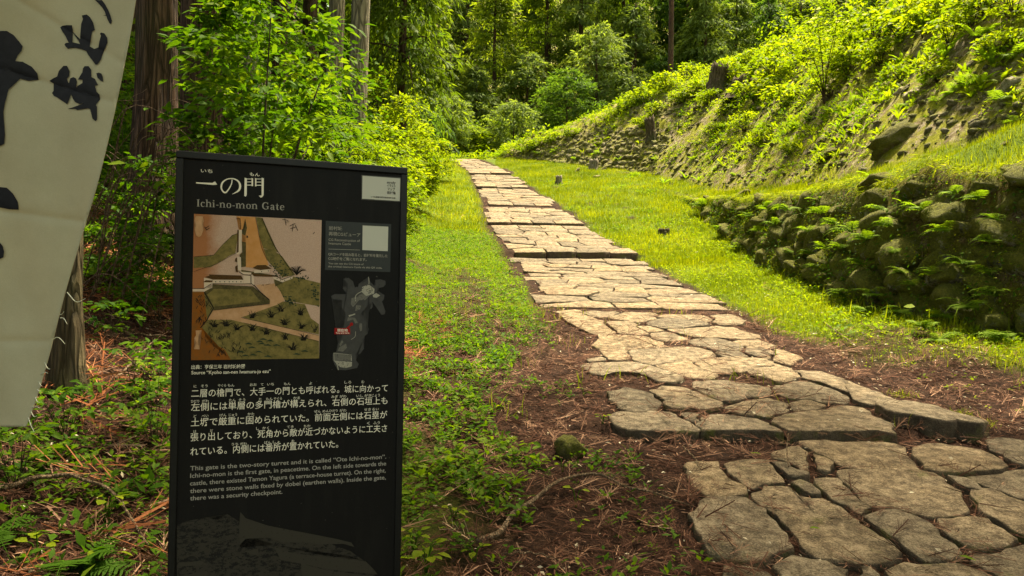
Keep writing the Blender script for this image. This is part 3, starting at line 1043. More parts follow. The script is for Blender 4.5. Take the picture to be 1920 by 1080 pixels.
# body text
Z3 = lambda x, y: (320 + x / 4.154, 700 + y / 4.154)
J = [('二層の櫓門で、大手一の門とも呼ばれる。城に向かって', 160, 168, 1690, 151), ('左側には単層の多門櫓が構えられ、右側の石垣上も', 158, 286, 1688, 238),
     ('土塀で厳重に固められていた。前面左側には石塁が', 157, 404, 1686, 350), ('張り出しており、死角から敵が近づかないように工夫さ', 155, 521, 1684, 454),
     ('れている。内側には番所が置かれていた。', 153, 633, 1305, 577)]
items = []
for s, x0, y0, x1, y1 in J:
    a, b = Z3(x0, y0), Z3(x1, y1); items.append((s, a[0], a[1], b[0], b[1], 16.8, .004))
letter('japanese_paragraph', items, M['print_white'])
ruby = [[('に', 190), ('そう', 262), ('やぐら', 400), ('もん', 470), ('おお', 643), ('て', 712), ('いち', 778), ('もん', 908), ('よ', 1090), ('しろ', 1380), ('む', 1497)],
        [('ひだり', 190), ('がわ', 270), ('たん', 480), ('そう', 555), ('た', 698), ('もん', 768), ('やぐら', 835), ('かま', 981), ('みぎ', 1277), ('がわ', 1342), ('いし', 1472), ('がき', 1535), ('じょう', 1598)],
        [('ど', 190), ('べい', 268), ('げん', 408), ('じゅう', 485), ('かた', 625), ('ぜん', 1143), ('めん', 1208), ('ひだり', 1268), ('がわ', 1342), ('せき', 1533), ('るい', 1595)],
        [('は', 188), ('だ', 317), ('し', 677), ('かく', 740), ('てき', 931), ('ちか', 1062), ('く', 1540), ('ふう', 1603)],
        [('うち', 500), ('がわ', 567), ('ばん', 755), ('しょ', 822), ('お', 952)]]
ys = [((190, 110), (1497, 76)), ((190, 228), (1598, 181)), ((190, 344), (1595, 289)), ((188, 462), (1603, 395)), ((500, 562), (952, 537))]
items = []
for row, ((ax, ay), (bx2, by2)) in zip(ruby, ys):
    for s, x in row:
        y = ay + (by2 - ay) * (x - ax) / (bx2 - ax); w = 26 * len(s) * (.82 if len(s) > 2 else 1)
        if len(s) == 1: w = 22
        a, b = Z3(x - w / 2, y), Z3(x + w / 2, y - .03 * w); items.append((s, a[0], a[1], b[0], b[1], 6.0, .004))
letter('reading_aid', items, M['print_white'])
E5 = [('This gate is the two-story turret and it is called “Ote Ichi-no-mon”.', 152, 757, 1678, 664), ('Ichi-no-mon is the first gate, in peacetime. On the left side towards the', 152, 815, 1678, 716),
      ('castle, there existed Tamon Yagura (a terrace-house turret). On the right,', 151, 874, 1675, 771), ('there were stone walls fixed by dobei (earthen walls). Inside the gate,', 151, 932, 1675, 826),
      ('there was a security checkpoint.', 151, 989, 870, 938)]
items = []
for s, x0, y0, x1, y1 in E5:
    a, b = Z3(x0, y0), Z3(x1, y1); items.append((s, a[0], a[1], b[0], b[1], 11.8, .010))
letter('english_paragraph', items, M['print_grey'])
letter('picture_caption', [('出典：亨保三年 岩村城絵図', 358.7, 691.5, 459, 690, 8.6, .01), ('Source “Kyoho san-nen Iwamura-jo ezu”', 358.7, 702.3, 507.5, 698.6, 9.2, .012)], M['print_white'])

# pale card with the map title, top right (its code is left out)
Z7 = lambda P: [(600 + x / 4.912, 300 + y / 4.912) for x, y in P]
M['card_edge'] = flat_mat('card_sleeve', srgb(70, 68, 62), .4)
M['card'] = flat_mat('card_paper', srgb(196, 192, 176), .5)
M['ink'] = flat_mat('ink', (.012, .012, .012), .6)
card = layer_polys('card', [Z7([(381, 137), (748, 160), (742, 386), (380, 366)])], M['card_edge'], 1)
layer_polys('card_face', [Z7([(392, 145), (740, 170), (734, 378), (388, 356)])], M['card'], 2, parent=card)
def z7(x, y): return 600 + x / 4.912, 300 + y / 4.912
def z7t(s, x0, y0, x1, y1, em, b=.02): return (s, *z7(x0, y0), *z7(x1, y1), em, b)
letter('card_lettering', [z7t('stroly', 616, 216, 697, 220, 6.5), z7t('イラスト', 617, 247, 697, 251, 6.2), z7t('マップ', 622, 278, 690, 282, 6.2), z7t('岩村編', 617, 311, 695, 315, 6.0),
                          z7t('(一社)恵那市観光協会岩村支部', 470, 345, 695, 356, 3.2)], M['ink'], 4, parent=card)
# grey box, its code left out
M['box_grey'] = flat_mat('box_grey', srgb(56, 58, 57), .6, .08)
gbox = layer_polys('grey_box', [Z7([(53, 560), (655, 590), (647, 1032), (46, 1012)])], M['box_grey'], 1)
layer_polys('blank_square', [Z7([(393, 603), (629, 614), (624, 840), (390, 829)])], M['card'], 2, parent=gbox)
letter('box_lettering', [z7t('岩村城', 80, 643, 204, 645, 8.2, .01), z7t('再現CGビューア', 80, 693, 372, 705, 8.0, .01), z7t('CG Reconstruction of', 79, 745, 368, 754, 6.6, .01),
                         z7t('Iwamura Castle', 79, 777, 285, 785, 6.6, .01), z7t('QRコードを読み取ると、岩村城を復元した', 76, 880, 622, 893, 6.4), z7t('CG映像をご覧になれます。', 76, 920, 430, 928, 6.4),
                         z7t('You can see the CG image of', 76, 960, 402, 967, 4.8), z7t('the original Iwamura Castle via this QR code.', 75, 986, 572, 1003, 4.8)], M['print_dim'], 3, parent=gbox)
layer_polys('rule_line', [Z7([(78, 818), (368, 827), (368, 831), (78, 822)])], M['print_dim'], 3, parent=gbox)

# old painted map: plain generic drawing of the same kind
ZA = lambda P: [(355 + x / 7.448, 395 + y / 7.448) for x, y in P]
ZB = lambda P: [(355 + x / 7.2, 530 + y / 7.2) for x, y in P]


def paper_mat():
    k = NT('old_paper'); co = k.coord(); sep = k.n('ShaderNodeSeparateXYZ'); k.l(co, sep.inputs[0])
    n = k.noise(18, 5, .7, co); n2 = k.noise(400, 3, .7, co)
    edge = k.math('ADD', sep.outputs[0], k.math('MULTIPLY', k.math('SUBTRACT', n, .5), .07))
    st = k.ramp(edge, [(.075, 1.0), (.115, 0.0)])
    c = k.mix(k.ramp(n2, [(.3, 0.0), (.7, 1.0)]), srgb(182, 148, 128), srgb(208, 176, 154))
    c = k.mix(k.math('MULTIPLY', st, .8), c, srgb(160, 92, 30))
    k.principled(c, .75, .1); return k.m


def wash(name, a, b, sc=60):
    k = NT(name); co = k.coord(); n = k.noise(sc, 5, .75, co)
    k.principled(k.ramp(n, [(.35, a), (.65, b)]), .75, .1); return k.m


M['paper'] = paper_mat()
M['w_green'] = wash('green_wash', srgb(96, 88, 48), srgb(140, 122, 70)); M['w_dark'] = wash('dark_green_wash', srgb(66, 60, 38), srgb(100, 88, 54), 120)
M['w_road'] = wash('road_wash', srgb(196, 136, 74), srgb(206, 148, 92), 40); M['w_road2'] = wash('pale_road_wash', srgb(186, 140, 98), srgb(204, 160, 122), 40)
M['w_orange'] = wash('rust_wash', srgb(150, 86, 26), srgb(126, 84, 40), 60); M['w_ink'] = flat_mat('brush_ink', srgb(34, 30, 22), .7)
M['w_roof'] = wash('roof_wash', srgb(70, 50, 26), srgb(92, 66, 36), 200); M['w_white'] = flat_mat('white_wall_wash', srgb(214, 190, 166), .7)
M['w_blue'] = wash('blue_green_wash', srgb(40, 56, 44), srgb(60, 72, 50), 200)
picture = layer_polys('painted_map', [ZA([(65, 44), (1848, 132), (1826, 1100)]) + ZB([(1752, 1022), (24, 1046)])], M['paper'], 1)
def pp(nm, P, m, l):
    if len(P) <= 10:
        for q in P: layer_polys(nm, [q], M[m], l, parent=picture)
    else:
        tag(layer_polys(nm, P, M[m], l, parent=picture), kind='stuff')
pp('painted_field', [ZB([(44, 125), (200, 128), (330, 350), (240, 500), (700, 480), (1750, 730), (1752, 1022), (24, 1046)]),
                     ZA([(1180, 960), (1310, 1000), (1450, 920), (1826, 1010)]) + ZB([(1760, 320), (1290, 240), (1210, 90), (1150, 10)]),
                     ZB([(690, 460), (900, 340), (1250, 250), (1560, 290), (1640, 480), (1750, 560), (1750, 700), (1100, 570)])], 'w_green', 2)
pp('painted_hill', [ZA([(60, 645), (340, 620), (470, 470), (600, 340), (672, 318), (665, 585), (560, 630), (470, 690), (380, 740), (300, 790), (60, 800)]),
                    ZA([(1000, 530), (1180, 555), (1300, 640), (1480, 900), (1300, 930), (1110, 720), (1030, 590)]),
                    ZA([(930, 90), (1020, 100), (1150, 420), (1240, 580), (1010, 520), (960, 250)])], 'w_green', 2)
pp('painted_stain', [ZB([(44, 130), (200, 130), (240, 520), (170, 610), (260, 800), (480, 900), (560, 1040), (24, 1046)])], 'w_orange', 3)
pp('painted_road', [ZA([(655, 78), (925, 90), (960, 300), (1010, 520), (1090, 700), (1110, 760), (950, 800), (790, 790), (785, 300), (715, 265), (712, 110)])], 'w_road', 3)
pp('painted_road', [ZB([(900, 30), (1145, 10), (1230, 120), (1285, 240), (1180, 300), (700, 470), (1750, 715), (1748, 790), (730, 540), (560, 500), (240, 500), (325, 372), (1085, 285), (1000, 150)])], 'w_road2', 3)
pp('painted_moat', [ZB([(310, 20), (860, 50), (1090, 240), (1085, 280), (330, 370), (320, 330), (200, 128)])], 'w_dark', 4)
pp('painted_moat', [ZA([(735, 430), (790, 440), (790, 780), (720, 790), (700, 620), (740, 580)]), ZA([(730, 265), (775, 240), (780, 105), (805, 240), (780, 350), (735, 320)]),
                    ZA([(700, 820), (930, 860), (1180, 900), (1050, 905), (900, 900), (760, 880)]), ZA([(1190, 960), (1310, 1000), (1420, 950), (1200, 1060)])], 'w_dark', 4)
pp('painted_garden', [ZB([(330, 85), (830, 90), (960, 255), (330, 325), (240, 160)])], 'w_green', 5)
pp('painted_wall', [ZA([(690, 268), (735, 268), (730, 580), (690, 612), (640, 605), (685, 575)]), ZA([(668, 640), (720, 650), (725, 840), (680, 830)]),
                    ZA([(330, 965), (750, 965), (750, 1018), (325, 1015)]), ZA([(755, 905), (860, 905), (858, 1015), (755, 1018)]), ZA([(905, 830), (1120, 820), (1120, 865), (905, 870)]),
                    ZA([(1155, 920), (1210, 925), (1295, 970), (1440, 915), (1445, 945), (1300, 1000), (1195, 960)]), ZA([(205, 935), (325, 960), (320, 1080), (205, 1080)]),
                    ZB([(44, 85), (200, 85), (300, 20), (305, 65), (205, 120), (44, 118)]), ZA([(870, 890), (905, 895), (900, 1050), (865, 1040)]),
                    ZA([(700, 850), (870, 865), (860, 890), (760, 890)])], 'w_white', 6)
pp('painted_roof', [ZA([(270, 890), (725, 905), (755, 965), (320, 962)]), ZA([(215, 925), (290, 905), (320, 960)]), ZA([(190, 1000), (230, 970), (325, 975), (320, 1000)]),
                    ZA([(945, 760), (1065, 758), (1150, 810), (990, 830), (885, 800)]), ZA([(670, 270), (692, 270), (688, 575), (665, 590)]), ZA([(860, 870), (1000, 890), (1240, 905), (1240, 925), (900, 915)]),
                    ZA([(640, 670), (668, 650), (668, 720), (635, 710)]), ZA([(640, 780), (675, 760), (678, 860), (650, 850)])], 'w_roof', 7)
rr = np.random.default_rng(5)
inkl = []
def seg(fn, x0, y0, x1, y1, w=5):
    inkl.extend([fn(q) for q in stroke_quads([(x0, y0), (.5 * (x0 + x1), .5 * (y0 + y1)), (x1, y1)], [w, w, w], 4)])
def pl(fn, P, w=5):
    for a, b in zip(P[:-1], P[1:]): seg(fn, *a, *b, w)
pl(ZA, [(1015, 100), (1090, 290), (1180, 480), (1290, 650), (1450, 880)], 7); pl(ZA, [(925, 90), (965, 300), (1010, 520), (1090, 700)], 5)
pl(ZA, [(60, 645), (340, 620), (470, 470), (600, 345), (670, 318)], 5); pl(ZA, [(60, 850), (210, 800), (380, 745), (560, 640), (660, 590)], 5)
pl(ZA, [(655, 112), (710, 112), (712, 262)], 6); pl(ZA, [(690, 850), (760, 895), (860, 905), (860, 1010), (905, 1050)], 9); pl(ZA, [(1150, 905), (1210, 910), (1295, 962), (1440, 912)], 8)
pl(ZA, [(325, 1018), (755, 1022), (860, 1018)], 7); pl(ZB, [(44, 76), (195, 78), (300, 14)], 7); pl(ZB, [(325, 372), (1085, 285)], 6); pl(ZB, [(700, 470), (1750, 712)], 5); pl(ZB, [(730, 540), (1748, 790)], 5)
pl(ZB, [(200, 130), (325, 340), (240, 500), (150, 610)], 12); pl(ZB, [(870, 30), (960, 130), (1080, 230)], 12)
for x in (365, 425, 490, 555, 605, 655, 718): seg(ZA, x, 985, x + 6, 1000, 12)
for x, y in ((1008, 850), (1102, 840), (1225, 945), (1270, 968), (1330, 972), (1412, 942)): seg(ZA, x, y - 6, x + 3, y + 8, 11)
for k in range(14):       # grasses and shrubs of the drawing
    cx, cy = [(850, 480), (1100, 470), (1240, 390), (1500, 440), (1290, 570), (1510, 620), (340, 600), (500, 590), (640, 640), (850, 650), (1040, 700), (1300, 770), (1540, 780), (1400, 910)][k]
    for j in range(15):
        a = math.radians(-90 + rr.uniform(-62, 62)); L = rr.uniform(70, 150)
        inkl.extend([ZB(q) for q in stroke_quads([(cx + rr.uniform(-35, 35), cy), (cx + math.cos(a) * L * .5, cy + math.sin(a) * L * .6), (cx + math.cos(a) * L, cy + math.sin(a) * L * .8)], [9, 7, 2], 5)])
for cx, cy, n_, R_ in ((300, 730, 16, 110), (470, 760, 16, 100), (640, 900, 22, 130), (420, 970, 24, 170), (200, 300, 24, 110), (120, 520, 20, 90), (1700, 640, 12, 60)):
    for j in range(n_):
        x, y = cx + rr.normal(0, R_ * .5), cy + rr.normal(0, R_ * .4); a = math.radians(-90 + rr.uniform(-50, 50))
        if y < 1010 and x < 1720: seg(ZB, x, y, x + math.cos(a) * 45, y + math.sin(a) * 45, 7)
for j in range(24):
    a = math.radians(-90 + rr.uniform(-75, 75)); inkl.extend([ZA(q) for q in stroke_quads([(1500, 900), (1500 + math.cos(a) * 80, 870 + math.sin(a) * 80), (1500 + math.cos(a) * 150, 890 + math.sin(a) * 120)], [7, 6, 2], 5)])
for P, w in (([(1330, 110), (1345, 165), (1350, 205)], 8), ([(1300, 125), (1330, 120), (1380, 140)], 7), ([(1340, 160), (1395, 155)], 6), ([(1400, 215), (1450, 190), (1480, 180)], 8), ([(1410, 250), (1500, 225)], 7), ([(1450, 190), (1440, 290)], 8),
             ([(1480, 200), (1500, 245), (1515, 280)], 8), ([(1725, 325), (1750, 300)], 9), ([(800, 350), (818, 378)], 12), ([(818, 350), (800, 378)], 12), ([(215, 225), (240, 270), (285, 240)], 9), ([(230, 240), (280, 210)], 8),
             ([(1010, 1050), (1030, 1030), (1040, 1055)], 6), ([(1065, 1040), (1095, 1030), (1130, 1022)], 6)):
    pl(ZA, P, w)
pp('painted_line', inkl, 'w_ink', 8)
dots = []
for k in range(70):
    m = k % 3
    x, y = (rr.normal(1220, 60), rr.normal(790, 50)) if m == 0 else ((rr.normal(1560, 60), rr.normal(940, 40)) if m == 1 else (rr.normal(1290, 60), rr.normal(880, 25)))
    dots.append(ZA([(x - 12, y), (x, y - 9), (x + 13, y + 2), (x + 2, y + 11)]))
for k in range(60):
    x, y = (rr.normal(1700, 35), rr.normal(130, 80)) if k % 2 else (rr.normal(1370, 50), rr.normal(240, 35))
    if x < 1745 and y > -60: dots.append(ZB([(x - 14, y), (x, y - 9), (x + 14, y + 2), (x + 2, y + 12)]))
for cx, cy in ((1000, 770), (980, 830), (1090, 790), (1060, 850), (850, 880), (800, 830), (1180, 850), (950, 800), (1560, 930), (700, 940), (760, 990), (1450, 970), (860, 980), (940, 940), (1060, 1000)):
    dots.append(ZB(stroke([(cx - 50, cy), (cx, cy - 10), (cx + 50, cy + 5)], [4, 22, 4], 8)))
pp('painted_leafage', dots, 'w_blue', 9)
pp('worn_patch', [ZA([(90, 75), (190, 80), (205, 150), (175, 200), (198, 270), (165, 350), (130, 372), (95, 345), (75, 270), (95, 200), (70, 140)]),
                  ZB([(85, 645), (165, 642), (130, 700), (135, 760), (115, 810), (140, 900), (62, 898), (100, 815), (65, 750), (90, 710)])], 'w_road2', 9)

# small relief plan of the castle hill
Z5 = lambda P: [(605 + x / 5.267, 500 + y / 5.267) for x, y in P]
M['plan_a'] = flat_mat('plan_grey', srgb(66, 64, 62), .6, .12, .2, 60); M['plan_b'] = flat_mat('plan_mid_grey', srgb(104, 100, 92), .6, .15, .2, 200)
M['plan_c'] = flat_mat('plan_pale', srgb(160, 154, 138), .6, .12, .2, 300); M['red'] = flat_mat('marker_red', srgb(150, 14, 10), .5)
plan = layer_polys('castle_plan', [Z5([(205, 120), (255, 110), (300, 145), (318, 205), (350, 200), (355, 170), (400, 155), (430, 140), (452, 98), (470, 150), (510, 190), (525, 175), (520, 130), (570, 125), (620, 140), (622, 175), (600, 200), (540, 215), (560, 250), (610, 280), (605, 320), (585, 345), (620, 440), (612, 470), (580, 475), (530, 400), (490, 345), (495, 395), (480, 418), (440, 410), (405, 425), (375, 465), (400, 510), (425, 550), (425, 595), (455, 610), (445, 660), (415, 685), (400, 740), (408, 810), (370, 860), (325, 880), (330, 925), (357, 960), (340, 1000), (230, 1022), (150, 1020), (120, 970), (98, 920), (98, 860), (135, 840), (150, 760), (185, 720), (170, 590), (190, 520), (230, 460), (180, 395), (195, 330), (100, 320), (85, 290), (120, 270), (180, 275), (240, 270), (200, 215), (210, 200), (250, 210), (240, 160)])], M['plan_a'], 1)
for _q in [Z5([(285, 310), (330, 300), (400, 260), (470, 280), (420, 330), (360, 330), (300, 400), (278, 370)]), Z5([(330, 380), (380, 385), (370, 420), (320, 440)]), Z5([(250, 500), (320, 505), (350, 555), (320, 560), (300, 520), (240, 540)]),
                             Z5([(365, 560), (388, 560), (388, 630), (370, 640), (360, 590)]), Z5([(160, 800), (230, 760), (240, 800), (200, 840), (150, 830)]), Z5([(110, 850), (290, 870), (290, 930), (112, 925)]), Z5([(190, 725), (205, 740), (175, 790), (165, 770)])]: layer_polys('plan_terrace', [_q], M['plan_b'], 2, parent=plan)
_pc = [Z5([(390, 200), (455, 175), (512, 220), (508, 265), (430, 290), (385, 250)]), Z5([(495, 280), (530, 260), (568, 285), (530, 308), (498, 300)]), Z5([(120, 928), (290, 940), (288, 985), (230, 1000), (165, 990)]), Z5([(255, 480), (320, 462), (322, 472), (262, 495)])]
for P, w in (([(453, 100), (458, 150), (455, 178)], 6), ([(385, 245), (340, 270), (322, 300), (325, 340)], 7), ([(112, 925), (140, 960), (155, 1020)], 8), ([(280, 870), (285, 930)], 7), ([(325, 640), (320, 690), (280, 720)], 4), ([(110, 850), (112, 925)], 5), ([(112, 853), (280, 870)], 4)):
    _pc += [Z5(q) for q in stroke_quads(P, [w, w], 6)]
for _q in _pc[:4]: layer_polys('plan_enclosure', [_q], M['plan_c'], 3, parent=plan)
tag(layer_polys('plan_outline', _pc[4:], M['plan_c'], 3, parent=plan), kind='stuff')
_dt = []
for k in range(90):
    x, y = (rr.normal(450, 32), rr.normal(232, 26)) if k % 3 == 0 else ((rr.uniform(120, 285), rr.uniform(860, 990)) if k % 3 == 1 else (rr.normal(330, 40), rr.normal(380, 60)))
    s_ = rr.uniform(4, 9); _dt.append(Z5([(x, y), (x + s_ * 1.6, y + 1), (x + s_, y + s_), (x - 2, y + s_ * .7)]))
tag(layer_polys('plan_detail', _dt, M['plan_a'], 4, parent=plan), kind='stuff')
layer_polys('marker_flag', [Z5([(117, 606), (272, 608), (272, 668), (116, 668)]), Z5([(226, 612), (250, 590), (285, 565), (290, 572), (255, 612)]),
                            Z5([(285 + 17 * math.cos(a), 568 + 17 * math.sin(a)) for a in np.arange(0, 6.28, .4)])], M['red'], 5, parent=plan)
def z5(x, y): return 605 + x / 5.267, 500 + y / 5.267
letter('marker_lettering', [('現在地', *z5(143, 640), *z5(247, 642), 6.3, .015), ('You are here', *z5(128, 662), *z5(263, 662), 4.4, .01)], M['print_white'], 6, parent=plan)

# faint stone-wall picture at the foot of the board
def wallprint():
    k = NT('faint_wall_print'); co = k.coord(); n = k.noise(55, 6, .85, k.mapping(co, (1, 1, 2.0)))
    k.principled(k.ramp(n, [(.46, (.0062, .0055, .0052)), (.5, srgb(50, 46, 39))]), .6, .2); return k.m
def wallprint2():
    k = NT('faint_wall_face'); co = k.coord(); n = k.noise(140, 4, .8, co)
    k.principled(k.ramp(n, [(.30, (.0062, .0055, .0052)), (.40, srgb(54, 50, 42))]), .6, .2); return k.m
M['wprint'] = wallprint(); M['wprint2'] = wallprint2()
Z6 = lambda P: [(320 + x / 4.267, 940 + y / 4.267) for x, y in P]
wp = layer_polys('wall_picture', [Z6([(50, 190), (120, 160), (280, 130), (380, 150), (450, 100), (545, 160), (553, 250), (552, 370), (840, 350), (1200, 430), (1450, 440), (1560, 480), (1640, 600), (1660, 700), (1660, 1500), (50, 1500)]),
                                  Z6([(560, 250), (760, 270), (1100, 320), (1250, 330), (1440, 400), (1540, 470), (1200, 430), (840, 350), (552, 370)])], M['wprint'], 1)
layer_polys('wall_picture_face', [Z6([(557, 84), (600, 135), (780, 195), (960, 230), (1300, 295), (1445, 330), (1470, 365), (1380, 340), (1180, 345), (1100, 330), (900, 330), (780, 290), (600, 300), (552, 350), (548, 200)]),
                                  Z6([(830, 365), (960, 410), (1100, 430), (1560, 480), (1620, 540), (1655, 585), (1400, 560), (1250, 540), (1000, 490), (880, 470)]),
                                  Z6([(1040, 495), (1250, 555), (1650, 600), (1655, 660), (1060, 640)]), Z6([(590, 400), (700, 380), (700, 430), (640, 420)]), Z6([(60, 600), (290, 555), (300, 600), (60, 680)]),
                                  Z6([(60, 495), (240, 475), (300, 510), (60, 520)])], M['wprint2'], 2, parent=wp)
# ------------------------------------------------------------------ hanging cloth banner at the left edge
_edge = curve_pts([(262, -260, 0), (258, -60, 0), (255, 0, 0), (240, 90, 0), (222, 180, 0), (203, 265, 0), (182, 350, 0), (158, 430, 0), (131, 520, 0), (112, 590, 0), (92, 670, 0), (70, 745, 0), (50, 799, 0)], 60)
_ex, _ey = _edge[:, 0], _edge[:, 1]
BDIST = 1.30


def banner_point(px, py, front=0.0):
    """cloth surface: nearly upright sheet at about BDIST, gently billowed"""
    r = ray(px, py)
    px = np.asarray(px, float); py = np.asarray(py, float)
    fold = .016 * np.sin(px * .011 + py * .0042) + .010 * np.sin(py * .0105 + px * .004 + 1.0) + .004 * np.sin(px * .045 - py * .012)
    crease = sum(.0055 * np.exp(-np.abs((py - (y0 + sl * px)) / 7.0)) for y0, sl in ((128, .30), (395, .13), (640, .0), (-20, .6)))
    t = BDIST + .10 * (px / 1000.0) + fold + crease - front
    return CAM + r * (t / r[..., 1])[..., None]


ny_, nx_ = 230, 110
yv = np.linspace(-260, 800, ny_)
V = []
for y in yv:
    xr = np.interp(y, _ey, _ex)
    yb = y
    xs_ = np.linspace(-620, xr, nx_)
    yy = y + (np.where(xs_ < 50, (50 - xs_) * .075 * 0, 0))
    V.append(banner_point(xs_, yy + (y > 760) * .004 * (50 - xs_)))
V = np.concatenate(V)
ii = (np.arange(ny_ - 1)[:, None] * nx_ + np.arange(nx_ - 1)[None]).ravel()
Fc = np.stack([ii, ii + 1, ii + nx_ + 1, ii + nx_], -1)


def cloth_mat():
    k = NT('sun_faded_cloth'); co = k.coord()
    n = k.noise(3.0, 5, .65, co); n2 = k.noise(900, 2, .6, co)
    c = k.ramp(n, [(.3, (.47, .42, .27)), (.7, (.63, .58, .40))])
    c = k.mix(k.math('MULTIPLY', k.ramp(n2, [(.35, 0.0), (.65, 1.0)]), .15), c, (.2, .18, .10))
    p = k.principled(c, .8, .15, k.bump(k.noise(14, 5, .6, co), .25, .01))
    tr = k.n('ShaderNodeBsdfTranslucent'); k.l(c, tr.inputs[0])
    ms = k.n('ShaderNodeMixShader'); ms.inputs[0].default_value = .35
    k.l(p.outputs[0], ms.inputs[1]); k.l(tr.outputs[0], ms.inputs[2]); k.l(ms.outputs[0], k.out.inputs[0])
    return k.m


M['cloth'] = cloth_mat()
M['brush'] = flat_mat('black_dye', (.016, .015, .017), .75, .2, .15, 60)
banner = obj('banner', None, loc=tuple(banner_point(50., 799.)))
tag(banner, 'off-white cloth banner with large black brush characters hanging at the left edge', 'banner')
_bo = np.array(banner.location)
cl = obj('cloth', mesh_np('cloth', V - _bo, Fc, M['cloth'], smooth=True), banner)
_m = cl.modifiers.new('thickness', 'SOLIDIFY'); _m.thickness = .0012; _m.offset = -1
# hem and stitching down the free edge
hv = banner_point(_ex - 1.5, _ey, .0016) - _bo
hv2 = banner_point(_ex - 6.5, _ey, .0016) - _bo
n_ = len(hv)
obj('hem', mesh_np('hem', np.vstack([hv, hv2]), np.array([(i, i + 1, i + 1 + n_, i + n_) for i in range(n_ - 1)]), M['cloth']), banner)


def brush(name, polys):
    import bmesh
    b = bmesh.new()
    for P in polys:
        P = np.array(P, float)
        b2 = bmesh.new()
        vs = [b2.verts.new((x, y, 0)) for x, y in P]
        b2.faces.new(vs)
        bmesh.ops.triangulate(b2, faces=b2.faces[:])
        for _ in range(3):
            bmesh.ops.subdivide_edges(b2, edges=[e for e in b2.edges if e.calc_length() > 5], cuts=1, use_grid_fill=False)
            bmesh.ops.triangulate(b2, faces=b2.faces[:])
        b2.verts.index_update()
        W = banner_point(np.array([v.co.x for v in b2.verts]), np.array([v.co.y for v in b2.verts]), .0034) - _bo
        nv = [b.verts.new(w) for w in W]
        for f in b2.faces:
            try: b.faces.new([nv[v.index] for v in f.verts])
            except ValueError: pass
        b2.free()
    me = bpy.data.meshes.new(name); b.to_mesh(me); b.free(); me.materials.append(M['brush'])
    return obj(name, me, banner)


S = lambda P: [(80 + x / 4.5, y / 4.5) for x, y in P]
Q = lambda P: [(x / 2.35, 40 + y / 2.35) for x, y in P]
brush('brush_character', [S([(385, -120), (430, -40), (440, -2), (500, 0), (530, 40), (555, 90), (572, 130), (585, 175), (580, 195), (570, 202), (560, 190), (545, 160), (538, 135), (505, 128), (533, 128), (525, 100), (500, 60), (465, 22), (440, 0)])])
brush('brush_character', [S([(148, 230), (165, 218), (200, 212), (248, 212), (256, 268), (216, 276), (252, 358), (220, 362), (190, 300), (165, 265)]),
                          S([(250, 264), (320, 335), (314, 368), (300, 340), (254, 274)]),
                          S([(183, 375), (195, 362), (252, 356), (300, 368), (398, 392), (470, 430), (450, 458), (368, 430), (325, 412), (270, 400), (230, 405), (215, 413), (195, 395)]),
                          S([(330, 130), (372, 122), (400, 145), (425, 190), (442, 255), (418, 262), (408, 320), (398, 396), (314, 380), (318, 280), (325, 200), (340, 160)]),
                          S([(482, 285), (492, 274), (520, 280), (545, 320), (547, 360), (525, 410), (505, 460), (490, 505), (460, 545), (445, 545), (420, 510), (385, 465), (368, 430), (380, 432), (430, 492), (450, 478), (470, 400), (478, 350), (492, 300)])])
brush('brush_character', [S([(175, 555), (205, 555), (228, 600), (225, 640), (205, 665), (215, 695), (180, 715), (160, 745), (205, 752), (222, 700), (232, 660), (258, 650), (280, 660), (290, 690), (283, 735), (325, 738), (355, 760), (362, 820), (345, 868), (310, 878), (275, 862), (255, 835), (240, 795), (228, 830), (208, 882), (192, 870), (200, 800), (205, 765), (170, 775), (115, 818), (95, 810), (78, 785), (92, 765), (92, 705), (75, 695), (55, 683), (90, 660), (122, 645), (135, 600)]),
                          S([(340, 575), (355, 558), (388, 558), (410, 590), (412, 650), (440, 665), (468, 718), (440, 720), (390, 712), (388, 780), (395, 840), (430, 780), (455, 772), (480, 800), (484, 840), (455, 875), (412, 903), (435, 975), (448, 970), (450, 890), (458, 900), (458, 1010), (445, 1022), (420, 1000), (400, 920), (380, 912), (290, 928), (275, 918), (208, 920), (270, 900), (340, 872), (372, 855), (368, 790), (358, 730), (290, 728), (335, 700), (335, 672), (298, 672), (300, 666), (335, 662), (334, 610)]),
                          S([(452, 618), (475, 612), (495, 620), (508, 650), (512, 690), (490, 682), (462, 655)])])
brush('brush_character', [Q([(-90, 60), (0, 42), (30, 42), (60, 60), (85, 90), (100, 110), (95, 130), (78, 150), (68, 175), (100, 178), (140, 200), (165, 230), (170, 258), (125, 262), (90, 252), (48, 245), (38, 300), (22, 360), (15, 400), (22, 500), (18, 540), (0, 548), (-60, 560), (-60, 300), (-90, 230)])])
brush('brush_character', [Q([(-80, 740), (0, 730), (30, 733), (58, 760), (78, 795), (82, 830), (40, 828), (0, 820), (-80, 830)]), Q([(-60, 960), (0, 975), (12, 990), (18, 1015), (15, 1040), (0, 1046), (-60, 1050)])])
# frayed white threads on the free edge
thr = []
for x0, y0, dx, dy, bend in ((126, 548, 34, 12, 12), (113, 596, 13, 12, -5), (96, 638, 26, 7, -9), (84, 680, 10, 12, 4), (76, 702, 14, -2, -3), (73, 716, 6, 8, 2), (66, 745, 8, 10, 3), (59, 764, 16, 1, -2), (58, 772, 11, 8, 5), (53, 783, 11, 26, 3), (112, 590, 8, -6, 2), (70, 730, 7, 3, 2)):
    ps = [banner_point(float(x0), float(y0), .001), banner_point(x0 + dx * .5, y0 + dy * .5 + bend, .01), banner_point(float(x0 + dx), float(y0 + dy), .015)]
    V, T = tube(np.array([curve_pts(np.array(ps), 8)])[0] - _bo, np.linspace(.0009, .0004, 8), 5)
    obj('loose_thread', mesh_py('loose_thread', V, T, M['flower']), banner)
